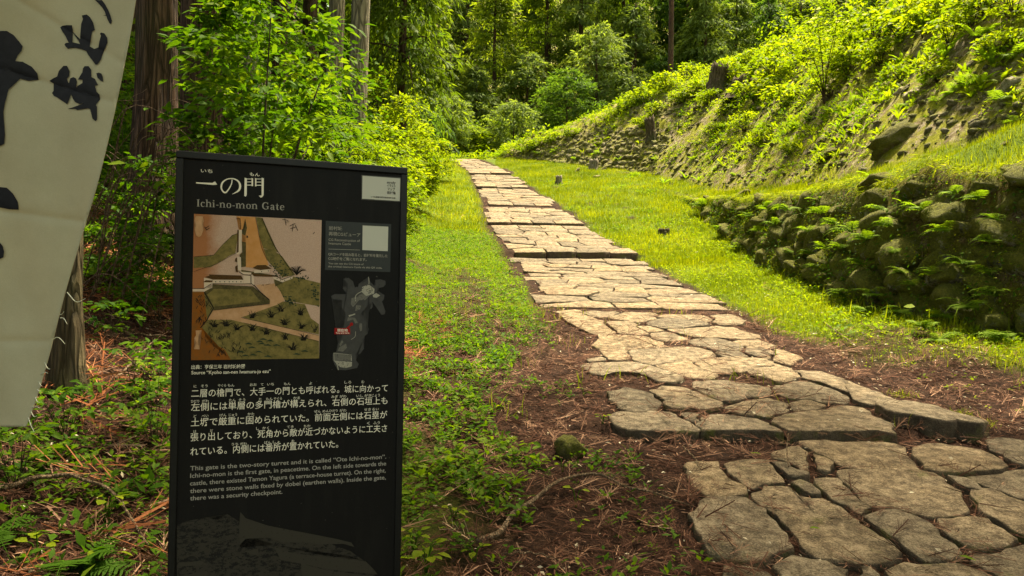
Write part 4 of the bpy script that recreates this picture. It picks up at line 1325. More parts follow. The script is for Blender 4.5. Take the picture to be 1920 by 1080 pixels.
# pole and cross bar outside the frame
bp = banner_point(-640., 400.); gz = float(height(bp[0], bp[1]))
V, T = tube(np.array([(bp[0], bp[1], gz - .1), (bp[0], bp[1], 2.9)]) - _bo, [.012, .012], 12)
obj('pole', mesh_py('pole', V, T, M['card'], True), banner)
tp = banner_point(np.array([-640., 262.]), np.array([-262., -262.]))
V, T = tube(tp - _bo, [.006, .006], 8)
obj('cross_bar', mesh_py('cross_bar', V, T, M['card'], True), banner)
# ------------------------------------------------------------------ boulders, wall, rocks, stumps
def rock_mesh(name, mat, seed, sub=3, rough=.22, flat=1.0, blocky=.5):
    import bmesh
    b = bmesh.new(); bmesh.ops.create_icosphere(b, subdivisions=sub, radius=1.0)
    r = np.random.default_rng(seed)
    P = np.array([v.co[:] for v in b.verts])
    # facet: push against random planes
    for _ in range(13):
        n = r.normal(0, 1, 3); n /= np.linalg.norm(n); d = r.uniform(.45, .8)
        k = np.maximum(P @ n - d, 0); P = P - np.outer(k, n) * (.72 + .28 * blocky)
    n1 = fbm(P[:, 0] * 1.9 + seed, P[:, 1] * 1.9 + P[:, 2] * 1.3, seed, 4) + fbm(P[:, 2] * 2.3, P[:, 0] * 2.1 - seed, seed + 5, 4)
    n1 = n1 + .5 * fbm(P[:, 0] * 6 + P[:, 2] * 4, P[:, 1] * 6 - P[:, 2] * 3, seed + 9, 3)
    P = P * (1 + rough * n1)[:, None]
    P[:, 2] *= flat
    for v, p in zip(b.verts, P): v.co = p
    me = bpy.data.meshes.new(name); b.to_mesh(me); b.free()
    me.polygons.foreach_set('use_smooth', [True] * len(me.polygons))
    me.materials.append(mat)
    return me


wall = obj('stone_wall', None, loc=(4.6, 9.0, float(height(4.3, 9.0))))
tag(wall, 'low wall of large dark mossy boulders with ferns beside the grass verge', 'wall')
_wo = np.array(wall.location)
WV = [rock_mesh('stone', M['wall_stone'], 300 + k, 3, .30) for k in range(9)]
# core of earth behind the stones is the ground itself; stones are set into its face
_k = 0
y = 3.6
cols_ = []
while y < 23.5:
    w = RNG.uniform(.32, .70)
    cols_.append((y, w)); y += w * .85
for (y, w) in cols_:
    hw_ = float(hwall(y)); z0 = 0.0
    rowi = 0
    while z0 < hw_ - .26:
        hgt = RNG.uniform(.20, .42)
        if z0 + hgt > hw_ - .08: hgt = max(hw_ - z0 - .08, .2)
        zc = z0 + hgt * .5
        yy_ = y + w * .5 + (w * .35 if rowi % 2 else 0) + RNG.uniform(-.08, .08)
        x = float(xwall(yy_)) + .42 * zc + RNG.uniform(-.12, .06) + .07
        base = float(height(float(xwall(yy_)) - .12, yy_, False))
        o = obj('stone', WV[_k % 9], wall, loc=tuple(np.array((x, yy_, base + zc)) - _wo), rot=(RNG.uniform(-.35, .35), RNG.uniform(-.3, .3) + .35, RNG.uniform(0, 6.28)),
                scale=(RNG.uniform(.27, .36), w * RNG.uniform(.62, .76), hgt * RNG.uniform(.72, .86)))
        # a turned stone keeps its long side along the wall
        o.rotation_euler.z = RNG.choice([0, math.pi]) + RNG.uniform(-.25, .25) + math.atan2(-(xwall(yy_ + .5) - xwall(yy_ - .5)), 1.0)
        _k += 1; z0 += hgt * .86; rowi += 1

# rubble wall facing at the far foot of the bank, left of the far stump
rub = obj('rubble_wall', None, loc=(3.2, 36, float(height(3.2, 36))))
tag(rub, 'far rubble stone facing at the low end of the bank beside the top of the path', 'wall')
_ro = np.array(rub.location)
RV = [rock_mesh('stone', M['rock'], 400 + k, 2, .26) for k in range(6)]
_k = 0
for t in np.linspace(0, 1, 52):
    q = np.interp(t * 3, [0, 1, 2, 3], [0, 1, 2, 3]); seg_ = min(int(q), 2); f_ = q - seg_
    P0 = [(5.4, 31.5), (3.2, 36), (1.0, 40), (-.9, 43.5)]
    p = np.array(P0[seg_]) * (1 - f_) + np.array(P0[seg_ + 1]) * f_
    tn = np.array(P0[seg_ + 1]) - np.array(P0[seg_]); tn = tn / np.linalg.norm(tn); nn = np.array([-tn[1], tn[0]]); nn = -nn
    hh_ = float(np.interp(t, [0, .33, .66, 1], [1.9, 1.9, 1.1, .55]))
    z = 0
    while z < hh_:
        pos = p + nn * (z * .75 + .05 + RNG.uniform(-.05, .05)) + tn * RNG.uniform(-.12, .12)
        obj('stone', RV[_k % 6], rub, loc=tuple(np.array((pos[0], pos[1], float(height(*pos)) - .04)) - _ro), rot=tuple(RNG.uniform(-.5, .5, 3)),
            scale=tuple(np.array([.16, .22, .14]) * RNG.uniform(.6, 1.4)))
        _k += 1; z += RNG.uniform(.24, .36)

LABELQ = []      # (object, description, group)


def later(o, desc, cat, group):
    o['category'] = cat; o['group'] = group
    LABELQ.append((o, desc)); return o


# rocks in the bank: (px, py, width px, height px, kind)
BR = [(1900, 160, 50, 45, 'rock_pale'), (1690, 255, 130, 70, 'rock_moss'), (1565, 285, 62, 34, 'rock_moss'), (1528, 283, 28, 26, 'rock'), (1548, 256, 56, 22, 'rock'), (1650, 232, 22, 26, 'rock'),
      (1672, 213, 26, 14, 'rock'), (1545, 232, 22, 20, 'rock'), (1605, 237, 44, 22, 'rock'), (1730, 183, 60, 26, 'rock'), (1810, 130, 56, 26, 'rock'), (1745, 132, 36, 14, 'rock'), (1690, 170, 30, 20, 'rock_pale'),
      (1715, 175, 40, 26, 'rock_pale'), (1245, 315, 14, 12, 'rock_pale'), (1230, 330, 16, 10, 'rock_pale'), (1320, 283, 22, 18, 'rock_pale'), (1310, 205, 20, 26, 'rock'), (1265, 300, 30, 16, 'rock'), (1275, 312, 34, 16, 'rock'),
      (1400, 344, 24, 8, 'rock_pale'), (1417, 357, 16, 10, 'rock'), (1370, 372, 60, 22, 'rock'), (1300, 395, 36, 24, 'rock'), (1480, 388, 60, 40, 'rock'), (1350, 400, 44, 26, 'rock_moss'), (1180, 250, 20, 14, 'rock'), (1130, 240, 18, 16, 'rock'),
      (1160, 285, 22, 14, 'rock'), (1210, 290, 24, 14, 'rock'), (1095, 275, 16, 12, 'rock'), (1640, 160, 24, 14, 'rock'), (1860, 230, 26, 14, 'rock'), (1590, 225, 24, 16, 'rock'), (1500, 262, 34, 16, 'rock'), (1420, 290, 30, 14, 'rock'),
      (1460, 255, 26, 14, 'rock'), (1380, 250, 24, 14, 'rock'), (1350, 300, 26, 12, 'rock'), (1440, 320, 26, 10, 'rock'), (1840, 185, 28, 14, 'rock'), (1770, 215, 36, 14, 'rock'), (1240, 262, 16, 12, 'rock'), (1900, 70, 34, 20, 'rock')]
for k in range(46):
    t = RNG.random(); BR.append((1060 + 850 * t, np.interp(t, [0, .3, 1], [285, 290, 165]) + RNG.normal(0, 26) * (1 + t), RNG.uniform(14, 30), RNG.uniform(9, 15), 'rock'))
SV = {m: [rock_mesh('rock', M[m], 500 + 7 * i + k, 4, .32) for k in range(4)] for i, m in enumerate(('rock', 'rock_pale', 'rock_moss'))}
_desc = {'rock': 'weathered grey-brown rock', 'rock_pale': 'pale bare rock', 'rock_moss': 'moss-covered dark rock'}
for k, (px, py, w, h, kind) in enumerate(BR):
    P = hit(float(px), float(py))
    d = P[1]
    if d > 44: continue
    sw, sh = w / 1400 * d * .55, h / 1400 * d * .62
    o = obj('rock', SV[kind][k % 4], None, loc=(P[0] + sw * .25, P[1] + sh * .3, P[2] + sw * (.12 if w < 60 else -.05)), rot=(RNG.uniform(-.25, .25), -.70 + RNG.uniform(-.2, .2), RNG.uniform(-.4, .4)), scale=(sw * 1.15, max(sw * .8, sh), sh * .75))
    later(o, _desc[kind], 'rock', 'rocks in the bank' if w < 35 else 'large rocks on the bank')

# small mossy stone on the litter beside the paving
P = hit(1070., 862.)
o = obj('mossy_rock', rock_mesh('mossy_rock', M['rock_moss'], 81, 4, .12, .8, -1.2), loc=(P[0], P[1] + .05, P[2] + .055), rot=(0, .25, .5), scale=(.10, .085, .10))
tag(o, 'small moss-covered stone on the brown litter left of the paving', 'rock')


def stump(px, py, w, h, lab, mat='bark_moss', lean=0.0, seed=1, roots=3, hollow=True):
    P = hit(float(px), float(py)); s = P[1] / 1400
    r = w * s * .5; H = h * s
    root = obj('tree_stump', None, loc=tuple(P))
    tag(root, lab, 'stump')
    n = 7
    pts = np.array([(lean * H * t ** 1.3, 0, -.12 + (H + .12) * t) for t in np.linspace(0, 1, n)])
    V, T = tube(pts, r * np.array([1.35, 1.08, .96, .92, .9, .92, .86]), 22, .09, seed, cap=False)
    # broken rim
    V[-22:, 2] += np.random.default_rng(seed).uniform(-.12, .18, 22) * H
    top = np.vstack([V, V[-22:].mean(0) - (0, 0, .15 * H)])
    T = np.vstack([T, [((n - 1) * 22 + j, (n - 1) * 22 + (j + 1) % 22, len(V)) for j in range(22)]])
    obj('bole', mesh_py('bole', top, T, M[mat], True), root)
    for j in range(roots):
        a = math.radians(360 * j / max(roots, 1) + 20) + .2 * math.sin(j * 3 + seed); L = r * 1.7
        e = np.array([math.cos(a) * L, math.sin(a) * L])
        ze = float(height(P[0] + e[0], P[1] + e[1])) - P[2]
        pr = curve_pts([(math.cos(a) * r * .7, math.sin(a) * r * .7, H * .4), (e[0] * .6, e[1] * .6, H * .12 + ze * .5), (e[0], e[1], ze - .04)], 8)
        V, T = tube(pr, np.linspace(r * .32, r * .10, 8), 8, .08, j)
        obj('root', mesh_py('root', V, T, M[mat], True), root)
    return root


stump(1048, 345, 13, 15, 'small brown tree stump in the grass beside the far path', 'bark_grey', seed=2, roots=2)
stump(1222, 262, 20, 40, 'twisted root stump leaning out of the rubble bank', 'bark_moss', -.15, 3, 4)
stump(1345, 172, 40, 46, 'mossy hollow tree stump on the upper bank under leafy plants', 'bark_moss', .1, 4, 3)
stump(1388, 186, 52, 36, 'wide rotten stump half hidden by bright leaves on the upper bank', 'bark_moss', .25, 5, 3)
stump(1112, 318, 18, 18, 'low broken stump at the foot of the rubble wall', 'bark_grey', .1, 6, 3)
stump(1245, 440, 22, 11, 'small mossy stump sticking out of the verge grass below the bank', 'bark_moss', .0, 8, 3)

# rubble lying all over the bank
_r = np.random.default_rng(90); _n = 26000
_X = _r.uniform(-1, 16, _n); _Y = _r.uniform(5, 44, _n); _td, _th = toe_dist(_X, _Y)
_k2 = (_td > -.05) & (_td < 6.5) & (_r.random(_n) < .30 + .9 * sstep(-.05, .3, fbm(_X * .7, _Y * .7, 95, 3))); _X, _Y = _X[_k2], _Y[_k2]
_parts = []
for _v in range(4):
    _me = rock_mesh('rubble', M['rock'], 600 + _v, 1, .25)
    _V = np.zeros(len(_me.vertices) * 3); _me.vertices.foreach_get('co', _V); _V = _V.reshape(-1, 3)
    _T = np.array([tuple(p.vertices) for p in _me.polygons]); bpy.data.meshes.remove(_me)
    _x, _y = _X[_v::4], _Y[_v::4]; _m = len(_x)
    _s = .03 + .13 * _r.random(_m) ** 2.2 * (.8 + .015 * _y)
    _parts.append(((np.einsum('nij,nvj->nvi', rotm(_r.uniform(0, 6.28, _m), _r.uniform(-.6, .6, _m), _r.uniform(-.6, .6, _m)), _V[None] * (_s[:, None, None] * np.array([1, .8, .55]))) + np.stack([_x, _y, height(_x, _y)], -1)[:, None, :]).reshape(-1, 3),
                   (_T[None] + (np.arange(_m) * len(_V))[:, None, None]).reshape(-1, 3), np.zeros(_m * len(_V))))
_V, _T, _t = join(_parts)
tag(obj('rubble', mesh_np('rubble', _V, _T, M['rock'], smooth=False)), 'countless small stones lying on the face of the bank', kind='stuff')
# ------------------------------------------------------------------ leaf templates (unit size, stem along +x, up +z)
def leaf_t(w=.42, fold=.06, droop=.12):
    V = [(0, 0, 0), (.35, w / 2, fold), (.35, -w / 2, fold), (.38, 0, 0), (.72, w * .38, fold * .6 - droop * .4), (.72, -w * .38, fold * .6 - droop * .4), (1, 0, -droop)]
    T = [(0, 3, 1), (0, 2, 3), (3, 4, 1), (3, 2, 5), (3, 6, 4), (3, 5, 6)]
    return np.array(V), np.array(T)


LEAF = leaf_t()
LEAF_N = leaf_t(.28, .04, .2)
LEAF2 = (np.array([(0, 0, 0), (.45, .22, .04), (.45, -.22, .04), (1, 0, -.08)]), np.array([(0, 2, 1), (1, 2, 3)]))
BLADE = (np.array([(0, -.035, 0), (0, .035, 0), (.55, -.02, 0), (.55, .02, 0), (1.0, 0, -.22)]), np.array([(0, 1, 3), (0, 3, 2), (2, 3, 4)]))
BLADE1 = (np.array([(0, -.045, 0), (0, .045, 0), (1.0, 0, -.1)]), np.array([(0, 1, 2)]))


def many(tmpl, specs):
    """compose template copies: specs = (pos, yaw, tilt, roll, scale)"""
    pos = np.array([s[0] for s in specs], float); R = rotm(np.array([s[1] for s in specs]), np.array([s[2] for s in specs]), np.array([s[3] for s in specs]))
    V, T, _ = scatter(tmpl[0], tmpl[1], pos, R, np.array([s[4] for s in specs]), np.zeros(len(specs)))
    return V, T


# needle spray: a drooping feather of narrow pieces, for conifers seen from far
def spray_t(n=7, seed=0):
    r = np.random.default_rng(seed); sp = []
    for k in range(n):
        t = k / (n - 1); side = 1 if k % 2 else -1
        sp.append(((t * .6, 0, -.05 * t), side * (.9 - .5 * t) + r.uniform(-.2, .2), -.12 + r.uniform(-.3, .2), r.uniform(-.6, .6), .55 - .12 * t))
    sp.append(((.3, 0, 0), 0, -.1, .2, .7))
    tm = (np.array([(0, 0, 0), (.5, .12, -.02), (1, 0, -.12), (.5, -.12, -.02)]), np.array([(0, 1, 3), (1, 2, 3)]))
    return many(tm, sp)


SPRAY = [spray_t(5, 1), spray_t(6, 2)]
# dead cedar spray: stem with bristly side shoots
def litter_t(n=9, seed=0):
    r = np.random.default_rng(seed); sp = []
    st = (np.array([(0, -.02, 0), (0, .02, 0), (1, .012, .0), (1, -.012, .0)]), np.array([(0, 1, 2), (0, 2, 3)]))
    sp.append(((0, 0, .01), 0, 0, .5, 1.0))
    for k in range(n):
        t = .1 + .85 * k / n; side = 1 if k % 2 else -1
        sp.append(((t, 0, .01), side * r.uniform(.35, .75), r.uniform(-.05, .22), r.uniform(-1, 1), r.uniform(.25, .5) * (1.1 - .5 * t)))
    V, T = many(st, sp)
    V[:, 2] += .10 * np.sin(V[:, 0] * 2.5)
    V[:, 1] += .12 * V[:, 0] ** 2
    return V, T


LIT = [litter_t(9, 1), litter_t(7, 2), litter_t(11, 3)]
STRIP = (np.array([(0, -.05, 0), (0, .05, 0), (.5, .06, .06), (.5, -.04, .06), (1, .0, 0)]), np.array([(0, 1, 2), (0, 2, 3), (3, 2, 4)]))


def pts_in(n, x0, x1, y0, y1, dens, near=None, seed=0):
    r = np.random.default_rng(seed)
    if near is None:
        Y = r.uniform(y0, y1, n)
    else:      # denser near the viewer
        Y = y0 + (y1 - y0) * r.random(n) ** near
    X = r.uniform(x0, x1, n)
    keep = r.random(n) < dens(X, Y)
    return X[keep], Y[keep]


def ground_frame(X, Y, e=.05):
    zx = (height(X + e, Y) - height(X - e, Y)) / (2 * e); zy = (height(X, Y + e) - height(X, Y - e)) / (2 * e)
    return zx, zy


def lie(X, Y, yaw, tilt, roll):
    """rotation of pieces that lie on the slope"""
    zx, zy = ground_frame(X, Y)
    t = np.arctan(zx * np.cos(yaw) + zy * np.sin(yaw)); ro = np.arctan(-(-zx * np.sin(yaw) + zy * np.cos(yaw)))
    return rotm(yaw, t + tilt, -ro + roll)


in_view = lambda X, Y: (np.abs(X) < .80 * Y + 1.2)

# ------------------------------------------------------------------ litter of dead cedar needles
def lit_dens(X, Y):
    u = X - xc(Y); g = grass_mask(X, Y)
    td, _ = toe_dist(X, Y)
    n = fbm(X * 1.6, Y * 1.6, 91, 3)
    d = np.where(u < 0, 1 - .75 * g, (1 - g) * (1 - sstep(9, 12, Y)) + .05)
    d = np.where(td > -.2, .03, d)
    ons = on_stone(X, Y, .04)
    d = np.where(ons, .10 * sstep(.0, .5, n) * (Y < 9) + .5 * sstep(.22, .5, n) * (Y < 26), d)
    d = np.where((~ons) & (np.abs(u) < half_width(Y)) & (Y > 9), .35, d)
    return d * in_view(X, Y)


def litter(name, n, y0, y1, size, seed, mat, tmpls, near=1.0, label=None, dens=lit_dens, x0=-9, x1=5.2, up=.25, tint=None):
    parts = []
    for k, tm in enumerate(tmpls):
        X, Y = pts_in(n // len(tmpls), x0, x1, y0, y1, dens, near, seed + k)
        r = np.random.default_rng(seed + 50 + k); m = len(X)
        yaw = r.uniform(0, 6.28, m); R = lie(X, Y, yaw, r.uniform(-.05, up, m), r.normal(0, .4, m))
        ons = on_stone(X, Y, .02)
        Z = height(X, Y) + r.uniform(.003, .03, m) + np.where(ons, .045, .0)
        s = r.uniform(*size, m)
        tn = r.beta(2, 2.4, m) if tint is None else np.clip(r.normal(tint, .15, m), 0, 1)
        parts.append(scatter(tm[0], tm[1], np.stack([X, Y, Z], -1), R, s, tn))
    V, T, t = join(parts)
    o = obj(name, mesh_np(name, V, T, mat, t))
    tag(o, label, kind='stuff')
    return o


litter('leaf_litter', 28000, 1.6, 9.0, (.07, .20), 1, M['litter'], LIT, 1.35, 'reddish-brown litter of dead cedar needles around the near paving')
litter('leaf_litter', 120000, 1.6, 10.0, (.018, .05), 5, M['litter'], [STRIP], 1.3, 'fine brown needle fragments covering the bare soil')
litter('leaf_litter', 10000, 8.0, 24.0, (.08, .24), 9, M['litter'], LIT, 1.1, 'brown cedar litter on the wooded slope, worn strip and far slabs', x0=-14, x1=4)
litter('leaf_litter', 6500, 1.8, 8.5, (.14, .36), 13, M['litter_red'], LIT, 1.0, 'rust-coloured cedar sprays on the wooded slope', x0=-7, x1=-.6,
       dens=lambda X, Y: lit_dens(X, Y) * sstep(-.45, .2, fbm(X * .9, Y * .9, 15, 3)) * (X < -.8))
litter('leaf_scraps', 1500, 5, 22, (.02, .05), 19, M['scraps'], [LEAF2], 1.2, 'pale petals and scraps in the verge grass', up=.5, x0=1, x1=5, dens=lambda X, Y: .6 * (X > xc(Y) + 1) * in_view(X, Y) * (X < xwall(Y)))
litter('leaf_scraps', 4200, 2.2, 12, (.012, .035), 17, M['scraps'], [LEAF2], 1.2, 'pale dry leaf scraps strewn over litter and paving', up=.5,
       dens=lambda X, Y: np.maximum(lit_dens(X, Y), .35 * on_stone(X, Y)) * .8 * in_view(X, Y))


# ------------------------------------------------------------------ turf
def grass(name, n, x0, x1, y0, y1, size, seed, dens, tm, near, label, mat='grass', tmean=.5, lean=.35, wide=1.0):
    X, Y = pts_in(n, x0, x1, y0, y1, lambda a, b: dens(a, b) * in_view(a, b), near, seed)
    m0 = on_stone(X, Y, .02); X, Y = X[~m0], Y[~m0]
    r = np.random.default_rng(seed + 3); m = len(X)
    R = rotm(r.uniform(0, 6.28, m), math.pi / 2 - np.abs(r.normal(.1, lean, m)), r.uniform(0, 6.28, m))
    s0 = r.uniform(*size, m) * (.75 + .5 * vnoise(X * 1.3, Y * 1.3, 71))
    s = np.stack([s0, s0 * wide, s0], -1)
    tn = np.clip(tmean + .45 * fbm(X * .9, Y * .9, 33, 4) + r.normal(0, .16, m), 0, 1)
    V, T, t = scatter(tm[0], tm[1], np.stack([X, Y, height(X, Y) - .005], -1), R, s, tn)
    o = obj(name, mesh_np(name, V, T, M[mat], t)); tag(o, label, kind='stuff'); return o


gm = lambda X, Y: grass_mask(X, Y)
rgt = lambda X, Y: grass_mask(X, Y) * (X > xc(Y))
lft = lambda X, Y: grass_mask(X, Y) * (X < xc(Y))
grass('grass', 120000, 1.5, 8.5, 5.0, 16, (.05, .11), 101, rgt, BLADE1, 1.25, 'bright short grass of the right verge and terrace', tmean=.45, wide=1.0)
grass('grass', 150000, -1, 8.5, 14, 45, (.07, .14), 102, rgt, BLADE1, 1.3, 'sunlit yellow-green turf climbing beside the far path', tmean=.52, wide=1.5)
grass('grass', 60000, -6, 1, 6, 20, (.05, .10), 103, lft, BLADE1, 1.3, 'patchy grass of the left verge', tmean=.5)
grass('grass', 60000, -8, 0, 18, 45, (.07, .15), 104, lft, BLADE1, 1.2, 'sunlit grass left of the far path', tmean=.62, wide=1.6)
grass('grass', 9000, -3, 5.5, 4.4, 9.5, (.07, .16), 105, lambda X, Y: (fbm(X * 1.7, Y * 1.7, 55, 3) > .18) * .5, BLADE, 1.0, 'scattered taller grass tufts on the near margins', tmean=.4, wide=.8)


def cover(name, n, x0, x1, y0, y1, size, seed, dens, near, label, mat, tmean=.5, nl=4, tm=LEAF2, hgt=.6, spread=.6, tj=.16, up=.3):
    """small broad-leaved plants: nl leaves round a point"""
    X, Y = pts_in(n, x0, x1, y0, y1, lambda a, b: dens(a, b) * in_view(a, b), near, seed)
    m0 = on_stone(X, Y, .0); X, Y = X[~m0], Y[~m0]
    r = np.random.default_rng(seed + 3); m = len(X)
    s0 = r.uniform(*size, m); Z = height(X, Y)
    yaw0 = r.uniform(0, 6.28, m); tn0 = np.clip(tmean + .3 * fbm(X * .8, Y * .8, 39, 3) + r.normal(0, tj, m), 0, 1)
    parts = []
    for k in range(nl):
        a = yaw0 + k * 2.4 + r.normal(0, .25, m); hh = r.uniform(.15, 1, m) * hgt * s0 * 2
        pos = np.stack([X + np.cos(a) * s0 * spread * .5 * r.random(m), Y + np.sin(a) * s0 * spread * .5 * r.random(m), Z + hh], -1)
        parts.append(scatter(tm[0], tm[1], pos, rotm(a, r.normal(up, .35, m), r.normal(0, .4, m)), s0, np.clip(tn0 + r.normal(0, .12, m), 0, 1)))
    V, T, t = join(parts)
    o = obj(name, mesh_np(name, V, T, M[mat], t)); tag(o, label, kind='stuff'); return o


def lg(X, Y):     # leafy weeds of the left verge
    u = X - xc(Y); n = fbm(X * 1.3, Y * 1.3, 203, 4)
    band = sstep(2.1, 2.7, -u) * (1 - sstep(3.6, 4.6, -u)) * (Y < 12) * (1 - np.exp(-((u + 2.0 + .03 * (Y - 9) + .3 * n) / .42) ** 2) * (Y > 5))
    return np.clip(np.maximum(grass_mask(X, Y) * .8 * (u < 0), band * (.65 + 1.0 * n)) + .42 * (u < -1.2) * sstep(-.05, .3, n), 0, 1)


cover('ground_cover', 6500, -1.2, 1.0, 2.0, 7, (.026, .06), 221, lambda X, Y: (1 - sstep(.0, .30, X + .5 * fbm(X * 2, Y * 2, 223, 3) + .25)) * (X > -1.3) * sstep(-.15, .2, fbm(X * 3.2, Y * 3.2, 227, 3)), 1.0, 'dense bright weeds along the right side of the board', 'leaf_mid', .68, 5, LEAF, .8)
cover('ground_cover', 14000, -4.2, .8, 2.2, 9, (.022, .05), 201, lg, 1.1, 'small leafy weeds growing over the litter beside the board', 'leaf_mid', .55, 5, LEAF2, .8)
cover('ground_cover', 20000, -6, .2, 6.5, 18, (.028, .06), 203, lg, 1.1, 'leafy ground plants of the left verge', 'leaf_mid', .68, 4)
cover('ground_cover', 22000, 1, 5.2, 5.0, 18, (.02, .045), 205, lambda X, Y: rgt(X, Y) * .6 + .05 * (X > 3.2), 1.0, 'clover and small weeds in the right verge', 'leaf_bright', .6, 4)
cover('ground_cover', 6500, 2.5, 5.6, 4.5, 22, (.03, .065), 207, lambda X, Y: sstep(-1.0, -.35, X - xwall(Y)) * (X < xwall(Y) + .02), 1.0, 'low leafy plants along the foot of the boulder wall', 'leaf_bright', .5, 5)
cover('ground_cover', 9500, -9, -1.2, 2, 12, (.03, .075), 209, lambda X, Y: .9 * sstep(-.12, .2, fbm(X * .9, Y * .9, 211, 3)) * (X - xc(Y) < -2.9), 1.0, 'scattered seedlings on the wooded slope', 'leaf_mid', .5, 5, LEAF2)


def bk(lo, hi, k=1.0, thr=-.1):
    def f(X, Y):
        td, th = toe_dist(X, Y)
        return sstep(lo, lo + .6, td) * (1 - sstep(hi, hi + 1, td)) * sstep(thr, thr + .25, fbm(X * .8, Y * .8, 301, 4)) * k
    return f


cover('ground_cover', 85000, -1, 18, 5, 46, (.03, .085), 301, bk(-.1, 7.5, 1.0, -.22), 1.0, 'moss tufts and small leaves over the rubble bank', 'leaf_bright', .60, 4, hgt=.3)
cover('ground_cover', 60000, 1, 22, 10, 46, (.07, .15), 303, bk(2.9, 12, 1.0, -.30), 1.0, 'dense bright leaves over the top of the bank', 'leaf_bright', .66, 4, hgt=1.3)
cover('ground_cover', 9500, 1, 16, 5, 42, (.09, .22), 311, bk(.2, 7, 1.0, -.15), 1.0, 'countless small strap-leaved ferns scattered over the bank', 'leaf_bright', .62, 6, LEAF_N, .15, .3, up=.75)
cover('ground_cover', 14000, 1, 13, 5, 40, (.06, .13), 305, bk(.8, 5, .9, .02), 1.0, 'clumps of leaves among the rocks of the bank', 'leaf_mid', .75, 5, hgt=.9)
cover('ground_cover', 9000, -14, 20, 40, 60, (.12, .28), 307, lambda X, Y: 1.0 * (Y > 43), 1.0, 'undergrowth below the far trees', 'leaf_bright', .5, 5, hgt=1.0)
cover('ground_cover', 13000, -14, -2.2, 9, 42, (.06, .14), 309, lambda X, Y: sstep(-3.0, -3.8, X - xc(Y)) * (1 - sstep(-6, -9, X - xc(Y))) * .9, 1.2, 'undergrowth of the left slope below the shrubs', 'leaf_mid', .6, 5, hgt=1.6)


cover('ground_cover', 5000, 1, 5.2, 5.5, 30, (.04, .085), 231, lambda X, Y: rgt(X, Y) * sstep(.12, .3, fbm(X * 1.1, Y * 1.1, 233, 3)), 1.1, 'patches of larger weeds in the right verge', 'leaf_mid', .8, 5, LEAF2, .7)
grass('grass', 9000, 2, 6, 4.5, 24, (.12, .26), 106, lambda X, Y: sstep(-.9, -.3, X - xwall(Y)) * (X < xwall(Y) + .05) * sstep(-.1, .2, fbm(X * 1.5, Y * 1.5, 57, 3)), BLADE, 1.1, 'taller grass along the foot of the boulder wall', tmean=.55, wide=.7)

# leaves and moss on the face of the boulder wall, grass hanging over its top
def wall_cover(n, seed, size, lab, mat, tm, f0, f1, tmean, nl=1):
    r = np.random.default_rng(seed); Y = r.uniform(3.8, 22.5, n); f = r.uniform(f0, f1, n) if f0 < .9 else r.uniform(f0, f1, n)
    keep = r.random(n) < sstep(-.25, .25, fbm(Y * 1.5, f * 2.2 + 5, seed, 3) + (.1 if f0 < .9 else .4)); Y, f = Y[keep], f[keep]; m = len(Y)
    hw_ = hwall(Y); X = xwall(Y) + .42 * hw_ * f - .16 + r.normal(0, .05, m); Z = height(xwall(Y) - .12, Y, False) + hw_ * f
    R = rotm(math.pi + r.normal(0, .8, m), r.normal(-.4, .4, m), r.normal(0, .5, m))
    V, T, t = scatter(tm[0], tm[1], np.stack([X, Y, Z], -1), R, r.uniform(*size, m), np.clip(r.normal(tmean, .18, m), 0, 1))
    tag(obj('ground_cover', mesh_np('ground_cover', V, T, M[mat], t)), lab, kind='stuff')


wall_cover(11000, 61, (.03, .07), 'small creeping leaves on the face of the boulder wall', 'leaf_mid', LEAF2, .0, 1.0, .4)
wall_cover(44000, 62, (.012, .034), 'moss tufts on the boulders of the wall', 'grass', LEAF2, .0, 1.02, .42)
wall_cover(10000, 63, (.06, .15), 'grass hanging over the top edge of the boulder wall', 'grass', BLADE, .97, 1.06, .5)

# ------------------------------------------------------------------ shrubs
def shrub_mesh(seed, R, H, nc, nl, leaf, flat=.35, tm=LEAF, tm_mean=.5, hollow=.5):
    """crown of leaf layers round cluster centres; returns crown (V,T,t) and stem (V,T)"""
    r = np.random.default_rng(seed)
    a = r.uniform(0, 6.28, nc); q = r.random(nc) ** .5; zz = r.random(nc)
    prof = np.sqrt(np.clip(1 - (2 * zz - .9) ** 2 * .8, .08, 1))
    rad = R * prof * (hollow + (1 - hollow) * q)
    C = np.stack([rad * np.cos(a), rad * np.sin(a), H * (.18 + .82 * zz)], -1)
    C += r.normal(0, .04 * R, C.shape)
    cs = r.uniform(.16, .34, nc) * R
    idx = np.repeat(np.arange(nc), nl); m = len(idx)
    off = r.normal(0, 1, (m, 3)) * cs[idx][:, None] * np.array([.75, .75, flat * .75])
    P = C[idx] + off
    P[:, 2] = np.maximum(P[:, 2], .03)
    yaw = np.arctan2(off[:, 1] + .5 * C[idx][:, 1] / R * cs[idx], off[:, 0] + .5 * C[idx][:, 0] / R * cs[idx]) + r.normal(0, .7, m)
    R_ = rotm(yaw, r.normal(-.12, .35, m), r.normal(0, .45, m))
    t = np.clip(tm_mean + r.normal(0, .13, m) + .18 * r.normal(0, 1, nc)[idx], 0, 1)
    crown = scatter(tm[0], tm[1], P, R_, leaf * r.uniform(.6, 1.25, m), t)
    parts = []
    for k in r.choice(nc, min(nc, 12), replace=False):
        e = C[k]; b = np.array([r.normal(0, .05 * R), r.normal(0, .05 * R), -.08])
        pts = curve_pts([b, b * .4 + e * .45 + (0, 0, .12 * H), e], 7)
        V, T = tube(pts, np.linspace(.016, .004, 7) * ((.6 + R * .5) if R > .5 else .17), 5); parts.append((V, T, np.zeros(len(V))))
    return crown, join(parts)[:2]


